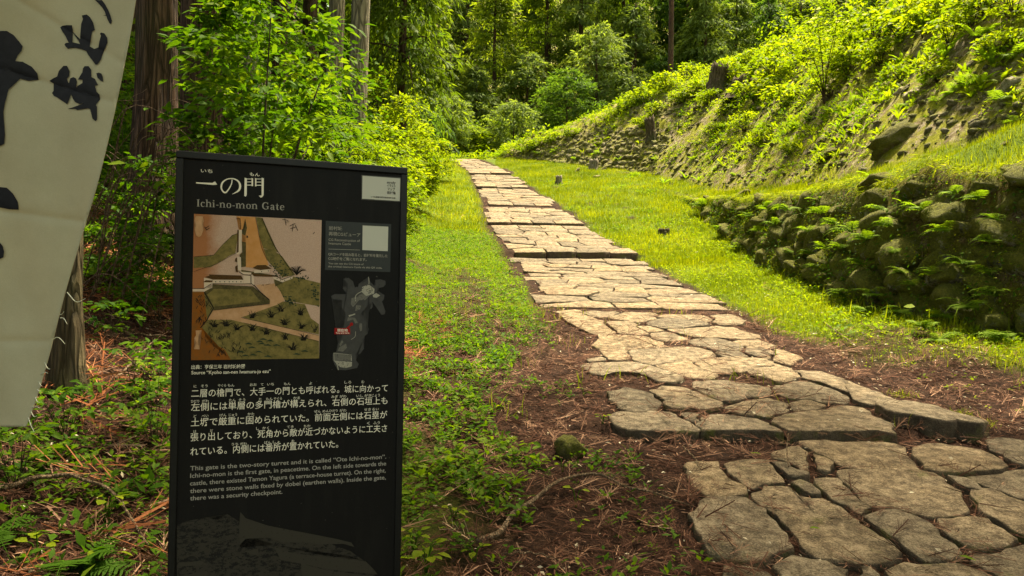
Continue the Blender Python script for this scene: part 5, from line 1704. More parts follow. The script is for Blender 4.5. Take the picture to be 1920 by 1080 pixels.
def shrub(P, seed, R, H, nc, nl, leaf, mat, name='shrub', cat='shrub', lab=None, desc=None, group=None, rotz=0, **kw):
    (V, T, t), (sV, sT) = shrub_mesh(seed, R, H, nc, nl, leaf, **kw)
    root = obj(name, None, loc=(P[0], P[1], P[2]), rot=(0, 0, rotz))
    obj('foliage', mesh_np('foliage', V, T, M[mat], t), root)
    obj('stem', mesh_np('stem', sV, sT, M['stem'], smooth=True), root)
    if lab: tag(root, lab, cat, group)
    else: later(root, desc, cat, group)
    return root


def dup(root, loc, rotz, sc):
    r = root.copy(); COL.objects.link(r); r.location = loc; r.rotation_euler = (0, 0, rotz); r.scale = (sc, sc, sc)
    for ch in root.children:
        c = ch.copy(); COL.objects.link(c); c.parent = r
        for g in ch.children:
            d = g.copy(); COL.objects.link(d); d.parent = c
    return r


def at(px, d, z=None):
    """ground point under the picture column px at distance d"""
    r = ray(float(px), 400.0); x = r[0] / r[1] * d
    return np.array([x, d, float(height(x, d))])


# left mass of shrubs behind the board: (px, dist, radius, height, clusters, leaves, leaf size, material, label)
LS_OLD = [
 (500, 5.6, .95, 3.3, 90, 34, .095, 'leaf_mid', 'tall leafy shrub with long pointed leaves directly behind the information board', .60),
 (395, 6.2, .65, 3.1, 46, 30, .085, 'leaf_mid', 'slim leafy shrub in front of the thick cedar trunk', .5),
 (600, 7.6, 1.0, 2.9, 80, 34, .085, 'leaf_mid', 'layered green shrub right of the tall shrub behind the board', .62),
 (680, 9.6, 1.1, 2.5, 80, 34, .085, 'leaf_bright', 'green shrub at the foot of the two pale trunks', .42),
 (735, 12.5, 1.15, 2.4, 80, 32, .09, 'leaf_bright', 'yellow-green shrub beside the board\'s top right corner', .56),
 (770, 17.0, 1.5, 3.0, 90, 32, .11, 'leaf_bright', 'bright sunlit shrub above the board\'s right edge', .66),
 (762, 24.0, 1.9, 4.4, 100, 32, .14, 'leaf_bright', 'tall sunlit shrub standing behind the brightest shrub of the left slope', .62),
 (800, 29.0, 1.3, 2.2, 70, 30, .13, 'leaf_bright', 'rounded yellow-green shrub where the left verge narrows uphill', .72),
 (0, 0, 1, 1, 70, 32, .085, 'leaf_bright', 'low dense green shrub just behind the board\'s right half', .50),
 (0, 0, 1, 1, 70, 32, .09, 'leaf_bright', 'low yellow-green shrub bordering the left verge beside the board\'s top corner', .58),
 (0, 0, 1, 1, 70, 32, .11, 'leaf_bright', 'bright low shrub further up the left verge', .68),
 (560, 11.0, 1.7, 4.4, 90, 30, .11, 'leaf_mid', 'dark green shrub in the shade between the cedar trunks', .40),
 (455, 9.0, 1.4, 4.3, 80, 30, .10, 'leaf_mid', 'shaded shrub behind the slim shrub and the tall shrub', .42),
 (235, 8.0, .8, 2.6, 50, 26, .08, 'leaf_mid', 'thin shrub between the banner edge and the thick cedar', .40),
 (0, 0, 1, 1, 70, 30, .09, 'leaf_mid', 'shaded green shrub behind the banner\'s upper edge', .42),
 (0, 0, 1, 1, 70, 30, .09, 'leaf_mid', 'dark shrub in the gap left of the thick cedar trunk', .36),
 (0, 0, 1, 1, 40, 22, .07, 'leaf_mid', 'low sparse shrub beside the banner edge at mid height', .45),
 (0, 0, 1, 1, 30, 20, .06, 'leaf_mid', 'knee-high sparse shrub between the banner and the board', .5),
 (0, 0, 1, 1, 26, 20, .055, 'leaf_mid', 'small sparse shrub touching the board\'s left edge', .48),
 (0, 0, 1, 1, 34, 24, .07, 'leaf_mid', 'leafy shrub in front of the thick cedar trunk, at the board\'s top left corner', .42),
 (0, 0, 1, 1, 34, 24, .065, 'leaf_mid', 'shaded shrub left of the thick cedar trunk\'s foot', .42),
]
LS = []
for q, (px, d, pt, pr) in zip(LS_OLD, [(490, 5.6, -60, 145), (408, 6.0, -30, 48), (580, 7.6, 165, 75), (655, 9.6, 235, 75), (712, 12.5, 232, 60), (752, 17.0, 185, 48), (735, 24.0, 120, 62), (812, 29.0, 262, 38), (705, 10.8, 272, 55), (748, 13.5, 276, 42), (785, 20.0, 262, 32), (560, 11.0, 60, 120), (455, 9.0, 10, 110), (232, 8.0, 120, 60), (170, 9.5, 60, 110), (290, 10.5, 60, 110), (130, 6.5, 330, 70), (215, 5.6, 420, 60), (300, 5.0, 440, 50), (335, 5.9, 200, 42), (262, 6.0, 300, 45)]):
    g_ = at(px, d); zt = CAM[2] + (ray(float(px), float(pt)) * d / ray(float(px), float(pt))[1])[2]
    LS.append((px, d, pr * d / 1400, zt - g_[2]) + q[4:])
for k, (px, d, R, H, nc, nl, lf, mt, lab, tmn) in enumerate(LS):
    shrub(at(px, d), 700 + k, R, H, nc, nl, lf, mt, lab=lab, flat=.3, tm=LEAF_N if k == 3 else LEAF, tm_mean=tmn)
# low fern-like seedlings left of the board
for k, (px, py, R, H, lab) in enumerate([(240, 560, .34, .26, 'feathery low green plant just left of the board at mid height'), (175, 545, .26, .22, 'feathery low plant beside the banner edge'),
                                          (290, 830, .16, .42, 'leggy green seedling against the board\'s left edge near the ground'), (255, 740, .14, .30, 'small seedling between the thin trunk and the board'),
                                          (205, 640, .15, .28, 'small leafy seedling right of the thin mossy trunk'), (120, 800, .14, .22, 'low leafy plant at the foot of the thin mossy trunk'),
                                          (30, 905, .15, .22, 'thin plant under the banner\'s lower edge'), (300, 700, .14, .2, 'small plant close to the board\'s left edge among dead sprays')]):
    P = hit(float(px), float(py) + (0 if k < 2 else 10))
    shrub(P, 740 + k, R, H, 16 if k < 2 else 12, 20 if k < 2 else 12, .05, 'leaf_mid', name='seedling', cat='plant', lab=lab, flat=.25, tm_mean=.5)

# ------------------------------------------------------------------ leafy plants of the bank
_proto = {}
for v in range(5):
    _proto[v] = shrub((0, 0, -50), 760 + v, .55, .62, 26, 15, .17 if v < 3 else .12, 'leaf_bright', name='leafy_plant', cat='plant', desc='bright leafy plant', group='leafy plants on the bank', tm_mean=.55 + .04 * v, flat=.35, hollow=.2, tm=LEAF2 if v % 2 else LEAF)
_used = set()
LP = []
for px, py, s in [(1180, 205, .9), (1215, 190, 1.0), (1250, 170, 1.0), (1290, 150, 1.1), (1330, 120, 1.0), (1365, 110, 1.1), (1400, 95, 1.2), (1440, 85, 1.2), (1475, 75, 1.2), (1500, 120, 1.2), (1450, 150, 1.2), (1420, 190, 1.1), (1470, 200, .9), (1360, 215, .8),
                  (1400, 245, .8), (1330, 195, .8), (1600, 40, 1.3), (1650, 30, 1.2), (1700, 20, 1.1), (1750, 20, 1.0), (1640, 80, 1.1), (1690, 70, 1.0), (1740, 60, .9), (1600, 110, 1.0), (1560, 180, .8), (1650, 120, .8), (1480, 290, .5), (1430, 270, .6), (1540, 310, .4),
                  (1780, 90, .7), (1590, 145, .8), (1270, 195, .8), (1230, 215, .7), (1150, 222, .7), (1120, 235, .7), (1075, 255, .6), (1060, 262, .6), (1300, 180, .8), (1520, 95, 1.2), (1550, 60, 1.2), (1375, 150, 1.0), (1415, 130, 1.1), (1460, 115, 1.1),
                  (925, 290, .9), (960, 292, .8), (990, 285, .8), (1010, 278, .7), (1035, 268, .7), (1850, 20, .8), (1900, 30, .7), (1820, 50, .7), (1870, 100, .5), (1200, 240, .6), (1340, 250, .6), (1380, 275, .5), (1690, 150, .5), (1760, 150, .5)]:
    LP.append((px, py, s))
for k, (px, py, s) in enumerate(LP):
    P = hit(float(px), float(py)); v = k % 5
    if P[1] > 60: continue
    s *= 1.1 + .012 * P[1] * .5
    loc = (P[0], P[1], P[2] - .05)
    if v not in _used:
        o = _proto[v]; o.location = loc; o.scale = (s, s, s); _used.add(v)
    else:
        o = dup(_proto[v], loc, RNG.uniform(0, 6.28), s); o['label'] = ''
        LABELQ.append((o, 'bright leafy plant'))

# ------------------------------------------------------------------ ferns: a crown of fronds
def frond(seed, L=1.0, n=13, w=.20):
    """arching frond along +x with paired leaflets"""
    r = np.random.default_rng(seed); sp = []
    lt = (np.array([(0, -.10, 0), (0, .10, 0), (.6, .10, -.02), (.6, -.10, -.02), (1, 0, -.08)]), np.array([(0, 1, 2), (0, 2, 3), (3, 2, 4)]))
    ts = np.linspace(.10, .97, n)
    arc = lambda t: np.array([t * .88, 0, .62 * t - .62 * t * t * 1.15])
    for t in ts:
        wl = w * math.sin(min(1, (t * 1.15 + .1)) * math.pi) ** .7 + .03
        for s in (-1, 1):
            sp.append((arc(t), s * (1.25 + r.normal(0, .06)), -.05 + r.normal(0, .08), s * .25, wl))
    V, T = many(lt, sp)
    V[:, 2] += 0
    st, sT = tube(np.array([arc(t) for t in np.linspace(0, 1, 7)]), np.linspace(.012, .004, 7), 4)
    T = np.vstack([T, sT + len(V)]); V = np.vstack([V, st])
    t = np.clip(.5 + .25 * V[:, 0] + r.normal(0, .06, len(V)), 0, 1)
    return V * L, T, t


def hart(seed):      # strap-shaped frond
    ts = np.linspace(0, 1, 8); V, T = [], []
    for i, t in enumerate(ts):
        c = np.array([t * .75, 0, .75 * t - .45 * t * t]); wd = .075 * math.sin(min(1, t * 1.05 + .08) * math.pi) ** .5 + .008
        V += [c + (0, wd, .02), c, c + (0, -wd, .02)]
    for i in range(7):
        a = i * 3; T += [(a, a + 1, a + 4), (a, a + 4, a + 3), (a + 1, a + 2, a + 5), (a + 1, a + 5, a + 4)]
    V = np.array(V); return V, np.array(T), np.clip(.45 + .3 * V[:, 0], 0, 1)


FR = []
for s in range(3):
    V, T, t = frond(s, 1, 13 + s, .20 + .03 * s); FR.append(mesh_np('frond', V, T, M['leaf_fern'], t))
V, T, t = hart(0); FR.append(mesh_np('frond', V, T, M['leaf_fern'], t))


FRD = []
for s in range(3):
    V, T, t = frond(s, 1, 15 + s, .20 + .03 * s); FRD.append(mesh_np('frond', V, T, M['leaf_mid'], t * .55))


def fern(P, L, n, kind, desc=None, group=None, lab=None, spread=1.0, face=None, seed=0, mat=None):
    r = np.random.default_rng(seed)
    root = obj('fern', None, loc=tuple(P))
    for k in range(n):
        yaw = (6.283 * k / n + r.uniform(-.25, .25)) if face is None else face + r.uniform(-1.2, 1.2) * spread
        s = L * r.uniform(.75, 1.15)
        obj('frond', (FRD[k % 3] if mat else FR[kind if kind == 3 else (k + kind) % 3]), root, rot=(r.uniform(-.2, .2), r.uniform(-.45, .15), yaw), scale=(s, s, s))
    if lab: tag(root, lab, 'fern')
    else: later(root, desc, 'fern', group)
    return root


WF = [(1500, 400, .28), (1470, 425, .22), (1560, 405, .22), (1535, 440, .2), (1620, 440, .28), (1650, 455, .24), (1600, 470, .2), (1690, 430, .22), (1560, 510, .2), (1610, 560, .26), (1660, 560, .24), (1720, 590, .24), (1440, 440, .2), (1500, 480, .18),
      (1640, 500, .2), (1840, 585, .3), (1895, 560, .28), (1895, 420, .22), (1880, 460, .2), (1800, 600, .24), (1740, 540, .16), (1420, 410, .2), (1455, 395, .22), (1585, 425, .2), (1370, 435, .2), (1330, 390, .24), (1400, 470, .18), (1905, 640, .26), (1700, 480, .18), (1760, 620, .24), (1750, 400, .24), (1800, 440, .22), (1830, 500, .24), (1780, 520, .2), (1720, 520, .2), (1860, 380, .2), (1680, 400, .22), (1810, 370, .2), (1880, 520, .22), (1650, 590, .24), (1570, 470, .2), (1540, 480, .18)]
for k, (px, py, L) in enumerate(WF):
    P = hit(float(px), float(py)); L *= .78 + .045 * max(P[1] - 8, 0)
    P = P + np.array([-.20, -.10, .02])
    fern(P, L * 1.6, 8, k % 3, 'wall fern', 'ferns on the boulder wall', face=math.radians(200), spread=1.1, seed=800 + k)
BF = [(1650, 350, .26, 3), (1540, 380, .22, 3), (1700, 395, .2, 3), (1830, 75, .35, 3), (1770, 110, .35, 3), (1720, 50, .4, 3), (1860, 120, .3, 3), (1690, 120, .3, 3), (1900, 110, .3, 0), (1820, 160, .28, 0), (1790, 175, .22, 0), (1840, 160, .25, 3),
      (1600, 200, .3, 0), (1560, 210, .3, 0), (1520, 225, .3, 0), (1490, 240, .25, 1), (1630, 215, .25, 1), (1570, 240, .2, 3), (1660, 270, .2, 1), (1480, 270, .24, 1), (1435, 240, .3, 0), (1360, 240, .3, 0), (1300, 300, .22, 1), (1340, 320, .22, 1), (1285, 335, .25, 3),
      (1245, 345, .25, 3), (1380, 330, .22, 1), (1460, 330, .22, 1), (1420, 345, .2, 1), (1310, 340, .2, 3), (1740, 160, .25, 1), (1700, 200, .2, 1), (1760, 190, .2, 1), (1880, 190, .24, 0), (1905, 230, .2, 0), (1120, 290, .3, 0), (1160, 300, .25, 1), (1230, 300, .25, 1),
      (1190, 330, .22, 1), (1080, 300, .28, 1), (980, 285, .4, 0), (940, 292, .4, 1), (1010, 290, .35, 0), (1040, 285, .3, 1), (1870, 60, .3, 0), (1800, 30, .35, 0), (1540, 160, .35, 0), (1480, 180, .35, 3), (1390, 130, .4, 3)]
for k, (px, py, L, kd) in enumerate(BF):
    P = hit(float(px), float(py))
    if P[1] > 46: continue
    L *= 1.5 + .01 * P[1]
    fern(P, L, 7 if kd < 3 else 6, kd, 'bright strap-leaved fern' if kd == 3 else 'yellow-green feathery fern', 'ferns on the bank', seed=900 + k)
fern(hit(135., 1075.), .24, 6, 1, mat=1, lab='dark green fern with broad fronds in the bottom left corner', seed=5, face=math.radians(10), spread=1.3)
fern(hit(-20., 1010.), .20, 5, 0, mat=1, lab='light green fern frond tips entering at the left edge near the bottom', seed=6, face=math.radians(0), spread=.6)
fern(hit(1760., 640.), .3, 8, 1, lab='pale yellow fern standing in the verge grass below the wall', seed=7)


# broad-leaved weeds by the board and on the litter
def weed(px, py, n, L, lab, mat='leaf_bright', seed=0, H=.10, tm=None, tmn=.6):
    P = hit(float(px), float(py)); r = np.random.default_rng(seed)
    root = obj('weed', None, loc=tuple(P)); tag(root, lab, 'plant')
    tmpl = leaf_t(.72, .05, .15) if tm is None else tm
    prs = []
    for k in range(n):
        a = 2.4 * k + r.uniform(-.3, .3); h = H * r.uniform(.4, 1.1); e = np.array([math.cos(a) * L * .7, math.sin(a) * L * .7, h])
        V, T, t = scatter(tmpl[0], tmpl[1], e[None], rotm(np.array([a]), np.array([r.uniform(-.15, .35)]), np.array([r.normal(0, .3)])), np.array([L * r.uniform(.7, 1.15)]), np.array([tmn + r.normal(0, .1)]))
        obj('leaf', mesh_np('leaf', V, T, M[mat], t), root)
        sV, sT = tube(curve_pts([(0, 0, -.02), e * (.4, .4, .8), e], 6), [.0022] * 6, 4); prs.append((sV, sT, np.zeros(len(sV))))
    sV, sT, _ = join(prs); obj('stem', mesh_np('stem', sV, sT, M['leaf_mid'], np.full(len(sV), .5)), root)


W = [(800, 1075, 9, .055, 'broad-leaved weed at the board\'s lower right corner'), (775, 1040, 7, .045, 'leafy weed touching the board\'s right edge near the bottom'), (850, 985, 6, .04, 'bright green weed left of the curved stick\'s lower end'),
     (890, 1055, 5, .04, 'round-leaved weed below the curved stick'), (1080, 950, 3, .04, 'two-leaved dark seedling under the bend of the curved stick'), (1055, 885, 5, .035, 'small plant directly below the mossy stone'), (1118, 868, 5, .035, 'small plant right of the mossy stone'),
     (945, 770, 6, .035, 'small weed on the litter above the mossy stone'), (860, 820, 8, .04, 'leafy weed between the board and the mossy stone'), (800, 900, 8, .045, 'grassy weed beside the board below its middle'),
     (1170, 880, 4, .032, 'tiny plant between the mossy stone and the path\'s lower slabs'), (1085, 1000, 4, .03, 'tiny bright weed on the litter below the curved stick\'s bend'), (200, 985, 6, .05, 'light green seedling with heart-shaped leaves near the bottom left'),
     (195, 1062, 5, .055, 'heart-leaved plant beside the dark fern in the bottom left'), (70, 1050, 5, .045, 'low leaves left of the dark fern'), (1130, 795, 5, .035, 'small plant against the path\'s left edge at the front step'),
     (1095, 745, 5, .035, 'weed beside the left edge of the slabs above the front step'), (985, 850, 4, .03, 'tiny weed upper left of the mossy stone'), (250, 890, 6, .04, 'small weed left of the board above the fallen branch'),
     (1730, 615, 4, .10, 'plantain-like leaves in shade at the foot of the wall'), (1580, 575, 4, .08, 'flat pale leaf plant in the verge near the wall')]
for k, (px, py, n, L, lab) in enumerate(W):
    weed(px, py, n, L, lab, seed=30 + k, H=L * 2.0, tmn=.55 + .3 * ((k * 7) % 5) / 5)
for k, (px, py, lab) in enumerate([(1800, 780, 'green grass tuft beside the raised kerb slab'), (1845, 800, 'second grass tuft right of the raised kerb slab'), (1690, 745, 'thin strip of short grass along the slab edge above the raised kerb slab')]):
    P = hit(float(px), float(py)); r = np.random.default_rng(k); m = 60
    pos = np.c_[r.normal(0, .05, m), r.normal(0, .035, m), np.zeros(m)]
    V, T, t = scatter(BLADE[0], BLADE[1], pos, rotm(r.uniform(0, 6.28, m), r.uniform(.5, 1.4, m), r.uniform(-1, 1, m)), r.uniform(.04, .09, m), np.clip(r.normal(.5, .15, m), 0, 1))
    tag(obj('grass_tuft', mesh_np('grass_tuft', V, T, M['grass'], t), loc=tuple(P)), lab, 'grass')

# ------------------------------------------------------------------ sapling with white flowers on the bank
P = hit(1545., 196.); s = P[1] / 1400
sap = obj('sapling', None, loc=tuple(P)); tag(sap, 'slender flowering sapling with white blossoms on the upper bank', 'tree')
H = 185 * s
st = []
for e in [(-.10, 0, .98), (.16, .1, .75), (-.22, 0, .70), (-.18, -.1, .30), (.05, -.2, .85)]:
    pts = curve_pts([(0, 0, -.05), (e[0] * H * .2, e[1] * H * .2, e[2] * H * .4), (e[0] * H, e[1] * H, e[2] * H)], 9)
    V, T = tube(pts, np.linspace(.022, .006, 9), 6); st.append((V, T, np.zeros(len(V))))
V, T, _ = join(st); obj('trunk', mesh_np('trunk', V, T, M['twig'], smooth=True), sap)
r = np.random.default_rng(4); nc = 46
C = np.stack([r.normal(-.02, .22, nc) * H, r.normal(0, .2, nc) * H, r.uniform(.38, 1.0, nc) * H], -1); idx = np.repeat(np.arange(nc), 26); m = len(idx)
Pp = C[idx] + r.normal(0, 1, (m, 3)) * (.10 * H, .10 * H, .03 * H)
V, T, t = scatter(LEAF[0], LEAF[1], Pp, rotm(r.uniform(0, 6.28, m), r.normal(0, .3, m), r.normal(0, .4, m)), r.uniform(.09, .16, m), np.clip(r.normal(.52, .18, m), 0, 1))
obj('crown', mesh_np('crown', V, T, M['leaf_bright'], t), sap)
fl = leaf_t(.6, .05, .05)
for k, (px, py) in enumerate([(1527, 35), (1518, 42), (1533, 17), (1540, 45), (1553, 58), (1557, 76), (1550, 55), (1570, 42), (1590, 40), (1620, 28), (1600, 53), (1545, 74)]):
    rr_ = ray(float(px), float(py)); q = CAM + rr_ * (P[1] + r.uniform(-.5, .2)) / rr_[1] - P
    q[2] = np.clip(q[2], .3 * H, 1.05 * H)
    V, T, t = scatter(fl[0], fl[1], np.repeat(q[None], 5, 0), rotm(np.arange(5) * 1.256, np.full(5, .25), np.zeros(5)), np.full(5, .09 if k < 3 else .07), np.full(5, .6))
    obj('blossom', mesh_np('blossom', V, T, M['flower'], t), sap)
# few pale blossoms hidden among the bank plants
# ------------------------------------------------------------------ trees
FSPRAY = [spray_t(3, 4), spray_t(2, 5)]


def trunk_mesh(H, r0, seed, lean=(0, 0), flare=1.5, seg=28, flute=.035, top=.35, n=16, name='trunk', mat='bark_cedar'):
    ts = np.linspace(0, 1, n) ** 1.5
    wob = np.random.default_rng(seed).normal(0, .012 * H ** .5, (n, 2)).cumsum(0) * .3; wob[0] = 0
    pts = np.c_[lean[0] * ts * H + wob[:, 0], lean[1] * ts * H + wob[:, 1], -.25 + (H + .25) * ts]
    rad = r0 * ((1 - (1 - top) * ts) + (flare - 1) * np.exp(-pts[:, 2].clip(0) / (r0 * 2.2)))
    V, T = tube(pts, rad, seg, flute, seed)
    return mesh_np(name, V, T, M[mat], smooth=True), pts


def conifer_crown(seed, H, base, R, nb, per, size, tmean=.45, droop=.35, tm=FSPRAY, shape='cone', lean=(0, 0), tipl=.25, hollow=.15):
    r = np.random.default_rng(seed)
    h = base + (H - base) * r.random(nb) ** .85
    f = (h - base) / max(H - base, .1)
    if shape == 'cone': L = R * (1 - f * .9) * r.uniform(.65, 1.1, nb)
    elif shape == 'round': L = R * np.sqrt(np.clip(1 - (2 * f - .85) ** 2 * .75, .05, 1)) * r.uniform(.6, 1.1, nb)
    else: L = R * (1 - f ** 2 * .8) * r.uniform(.5, 1.15, nb)
    a = r.uniform(0, 6.28, nb)
    parts = []
    for k, t_ in enumerate(tm):
        idx = np.repeat(np.arange(nb), per // len(tm)); m = len(idx)
        q = hollow + (1 - hollow) * r.random(m) ** .7
        rad = L[idx] * q
        side = r.normal(0, .13, m) * L[idx] * (.5 + q)
        ca, sa = np.cos(a[idx]), np.sin(a[idx])
        x = lean[0] * h[idx] + ca * rad - sa * side; y = lean[1] * h[idx] + sa * rad + ca * side
        z = h[idx] + .12 * L[idx] * q - droop * L[idx] * q ** 2 + r.normal(0, .09, m) * L[idx] * .6
        yaw = a[idx] + r.normal(0, .6, m)
        t = np.clip(tmean + tipl * (q - .6) + .16 * r.normal(0, 1, nb)[idx] + r.normal(0, .10, m), 0, 1)
        parts.append(scatter(t_[0], t_[1], np.stack([x, y, z], -1), rotm(yaw, r.normal(-droop * .9, .35, m), r.normal(0, .5, m)), size * r.uniform(.6, 1.25, m), t))
    return join(parts), (h, a, L)


def limbs_mesh(h, a, L, droop, r0, k, lean=(0, 0), mat='bark_cedar', seed=0):
    r = np.random.default_rng(seed); prs = []
    for j in r.choice(len(h), min(k, len(h)), replace=False):
        e = [(0, 0, h[j]), (np.cos(a[j]) * L[j] * .5, np.sin(a[j]) * L[j] * .5, h[j] + .03 * L[j]), (np.cos(a[j]) * L[j] * .95, np.sin(a[j]) * L[j] * .95, h[j] + (.12 - droop) * L[j])]
        pts = curve_pts(e, 5) + np.array([lean[0] * h[j], lean[1] * h[j], 0])
        V, T = tube(pts, np.linspace(r0 * .22, r0 * .05, 5), 5); prs.append((V, T, np.zeros(len(V))))
    V, T, _ = join(prs); return mesh_np('limb', V, T, M[mat], smooth=True)


def tree(P, H, r0, seed, lab, base, R, nb, per, size, crown_mat, bark='bark_cedar', name='conifer_tree', shape='cone', droop=.35, tmean=.45, lean=(0, 0), flare=1.4, top=.3, group=None, flute=.035, limbs=30, off=(0, 0), hollow=.15, tm=FSPRAY, tipl=.25, cat='tree'):
    root = obj(name, None, loc=tuple(P)); tag(root, lab, cat, group)
    me, pts = trunk_mesh(H, r0, seed, lean, flare, mat=bark, top=top, flute=flute)
    obj('trunk', me, root)
    (V, T, t), (h, a, L) = conifer_crown(seed, H * .99, base, R, nb, per, size, tmean, droop, tm, shape, (lean[0] + off[0] / H, lean[1] + off[1] / H), tipl, hollow)
    obj('crown', mesh_np('crown', V, T, M[crown_mat], t), root)
    if limbs: obj('limb', limbs_mesh(h, a, L, droop, r0, limbs, lean, bark, seed), root)
    return root


# near cedars of the left slope; their crowns begin far above the picture
NEAR = [
 (298, 6.8, 21, .185, 'thick dark red-brown cedar trunk rising behind the board\'s left corner', 'bark_cedar', (.004, 0), 2.2, .9),
 (380, 8.3, 19, .22, 'second cedar trunk, paler and mostly behind leaves, just right of the thick dark one', 'bark_cedar', (.0, 0), 1.9, .9),
 (466, 11.5, 20, .10, 'slender pale trunk showing through the tall shrub', 'bark_grey', (.0, 0), 1.3, .9),
 (622, 14.0, 22, .165, 'brownish straight trunk, left one of the close pair above the board', 'bark_grey', (.012, 0), 1.2, .9),
 (660, 13.0, 23, .175, 'pale grey straight trunk, right one of the close pair above the board', 'bark_grey', (.006, 0), 1.2, .9),
 (575, 19.0, 22, .2, 'dark trunk in the shade left of the close pair', 'bark_cedar', (.0, 0), 1.2, .9),
 (520, 16.0, 21, .17, 'dark trunk in deep shade behind the tall shrub', 'bark_cedar', (.0, 0), 1.2, .9),
 (250, 12.5, 20, .15, 'thin dark trunk between the banner and the thick cedar', 'bark_cedar', (.0, 0), 1.2, .9),
]
for k, (px, d, H, r0, lab, bk_, ln, fl_, tp) in enumerate(NEAR):
    P = at(px, d)
    tree(P, H, r0, 40 + k, lab, 8.5 + (k % 3) * .7, 2.7, 60, 16, 1.05, 'leaf_dark', bk_, 'cedar_tree', 'cone', .35, .4, ln, fl_, .45, flute=.05 if 'cedar' in bk_ else .02, limbs=22)
# thin mossy trunk beside the banner
P = hit(138., 738.)
tree(P, 7.5, .062, 61, 'thin mossy trunk standing just right of the banner\'s lower part', 5.2, 1.3, 26, 12, .35, 'leaf_mid', 'bark_moss', 'young_tree', 'round', .2, .5, (-.04, .02), 1.7, .5, flute=.07, limbs=10)
# deeper woods on the left slope: bodies that close the view
r = np.random.default_rng(12)
_wl = []
for k, (px, d) in enumerate([(120, 14), (330, 17), (430, 21), (30, 11), (200, 20), (600, 27), (520, 28), (670, 33), (380, 30), (700, 41), (280, 27), (735, 50)]):
    P = at(px, d)
    o = tree(P, 15 + r.uniform(-2, 3), .17, 80 + k, None, 1.0, 2.6 + d * .03, 100, 22, .62 + d * .006, 'leaf_dark' if k % 3 else 'leaf_olive', 'bark_cedar', 'conifer_tree', 'other', .4, .38, limbs=16, tm=FSPRAY)
    later(o, 'shaded conifer of the left wood', 'tree', 'shaded conifers on the left slope')
# drooping yellowish cedar at the end of the left shrubs
tree(at(748, 21.5), 12, .15, 95, 'drooping yellow-green cedar boughs between the pale trunks and the far woods', 2.6, 2.1, 130, 34, .46, 'leaf_olive', 'bark_cedar', 'cedar_tree', 'other', .75, .28)
tree(at(712, 26.5), 13, .15, 96, 'dark drooping cedar directly right of the pale grey trunk', 2.0, 2.3, 130, 34, .48, 'leaf_dark', 'bark_cedar', 'cedar_tree', 'other', .7, .4)

# ------------------------------------------------------------------ far woods beyond the top of the path
BG = [
 # px, dist, H, R, base, mat, shape, droop, tmean, label, size
 (846, 47, 4.6, 1.25, 1.5, 'leaf_grey', 'round', .3, .5, 'small young conifer with a bare stem just above the top of the path', .34),
 (880, 49.5, 3.0, 1.7, .3, 'leaf_bright', 'round', .1, .45, 'bright low bush right of the small young conifer', .40),
 (915, 52, 3.4, 1.7, .3, 'leaf_bright', 'round', .1, .30, 'green bush behind the end of the path, left of the rubble wall', .42),
 (960, 50, 4.6, 1.9, .5, 'leaf_grey', 'round', .35, .5, 'grey-green bushy conifer above the low end of the bank', .42),
 (810, 50, 5.2, 1.6, .6, 'leaf_grey', 'round', .4, .35, 'brownish grey-green conifer left of the small young conifer', .42),
 (925, 57, 14.5, 2.6, 1.0, 'leaf_olive', 'other', .18, .62, 'layered fir with light yellow-green tips, tallest of the middle trees', .62),
 (1060, 52, 6.6, 2.1, .6, 'leaf_dark', 'round', .05, .62, 'dark glossy shrub with pale stems at the centre of the far woods', .50),
 (1115, 56, 10.6, 2.9, .8, 'leaf_grey', 'round', .35, .60, 'rounded grey-green conifer right of the dark glossy shrub', .52),
 (1020, 60, 17.0, 2.6, 2.0, 'leaf_olive', 'other', .3, .45, 'olive conifer with yellow tufts left of the rounded grey-green conifer', .60),
 (870, 62, 18, 2.8, 1.0, 'leaf_grey', 'other', .45, .50, 'tall feathery conifer at the left of the far woods', .62),
 (795, 58, 17.0, 2.6, .6, 'leaf_grey', 'other', .45, .55, 'pale feathery conifer beside the drooping cedar boughs', .62),
 (1180, 54, 7.4, 2.0, .5, 'leaf_grey', 'round', .3, .35, 'shaded grey-green bush behind the bank\'s mid crest', .48),
 (1235, 58, 8.0, 2.2, .5, 'leaf_dark', 'round', .3, .42, 'dark evergreen bush at the foot of the tall bare trunk', .50),
 (985, 56, 8.6, 2.3, .5, 'leaf_grey', 'round', .3, .5, 'broad grey-green conifer between the layered fir and the glossy shrub', .50),
 (890, 54, 7.6, 2.0, .5, 'leaf_grey', 'other', .4, .42, 'dense blue-green conifer in front of the layered fir', .46),
 (840, 54, 9.0, 2.1, .5, 'leaf_olive', 'other', .5, .5, 'olive feathery conifer behind the small young conifer', .50),
 (1085, 60, 18.5, 2.4, 1.0, 'leaf_grey', 'other', .5, .5, 'tall grey-green conifer behind the dark glossy shrub', .60),
 (1165, 61, 18.0, 2.6, 1.0, 'leaf_olive', 'other', .5, .4, 'tall olive conifer behind the rounded grey-green conifer', .60),
 (1320, 58, 15.0, 2.6, 1.0, 'leaf_grey', 'other', .5, .5, 'drooping grey-green conifer right of the bare trunks', .60),
]
for k, (px, d, H, R, base, mt, shp, dr, tmn, lab, sz) in enumerate(BG):
    tree(at(px, d), H, .05 + H * .011, 120 + k, lab, base, R * 1.25, int(90 + H * 5), 28, sz * 1.02, mt, 'bark_grey' if k == 0 else 'bark_cedar', 'conifer_tree' if 'bush' not in lab and 'shrub' not in lab else 'bush', shp, dr, tmn, limbs=18, cat='tree' if 'bush' not in lab and 'shrub' not in lab else 'bush',
         tm=FSPRAY if mt not in ('leaf_bright',) else [(LEAF[0] * .7, LEAF[1])])
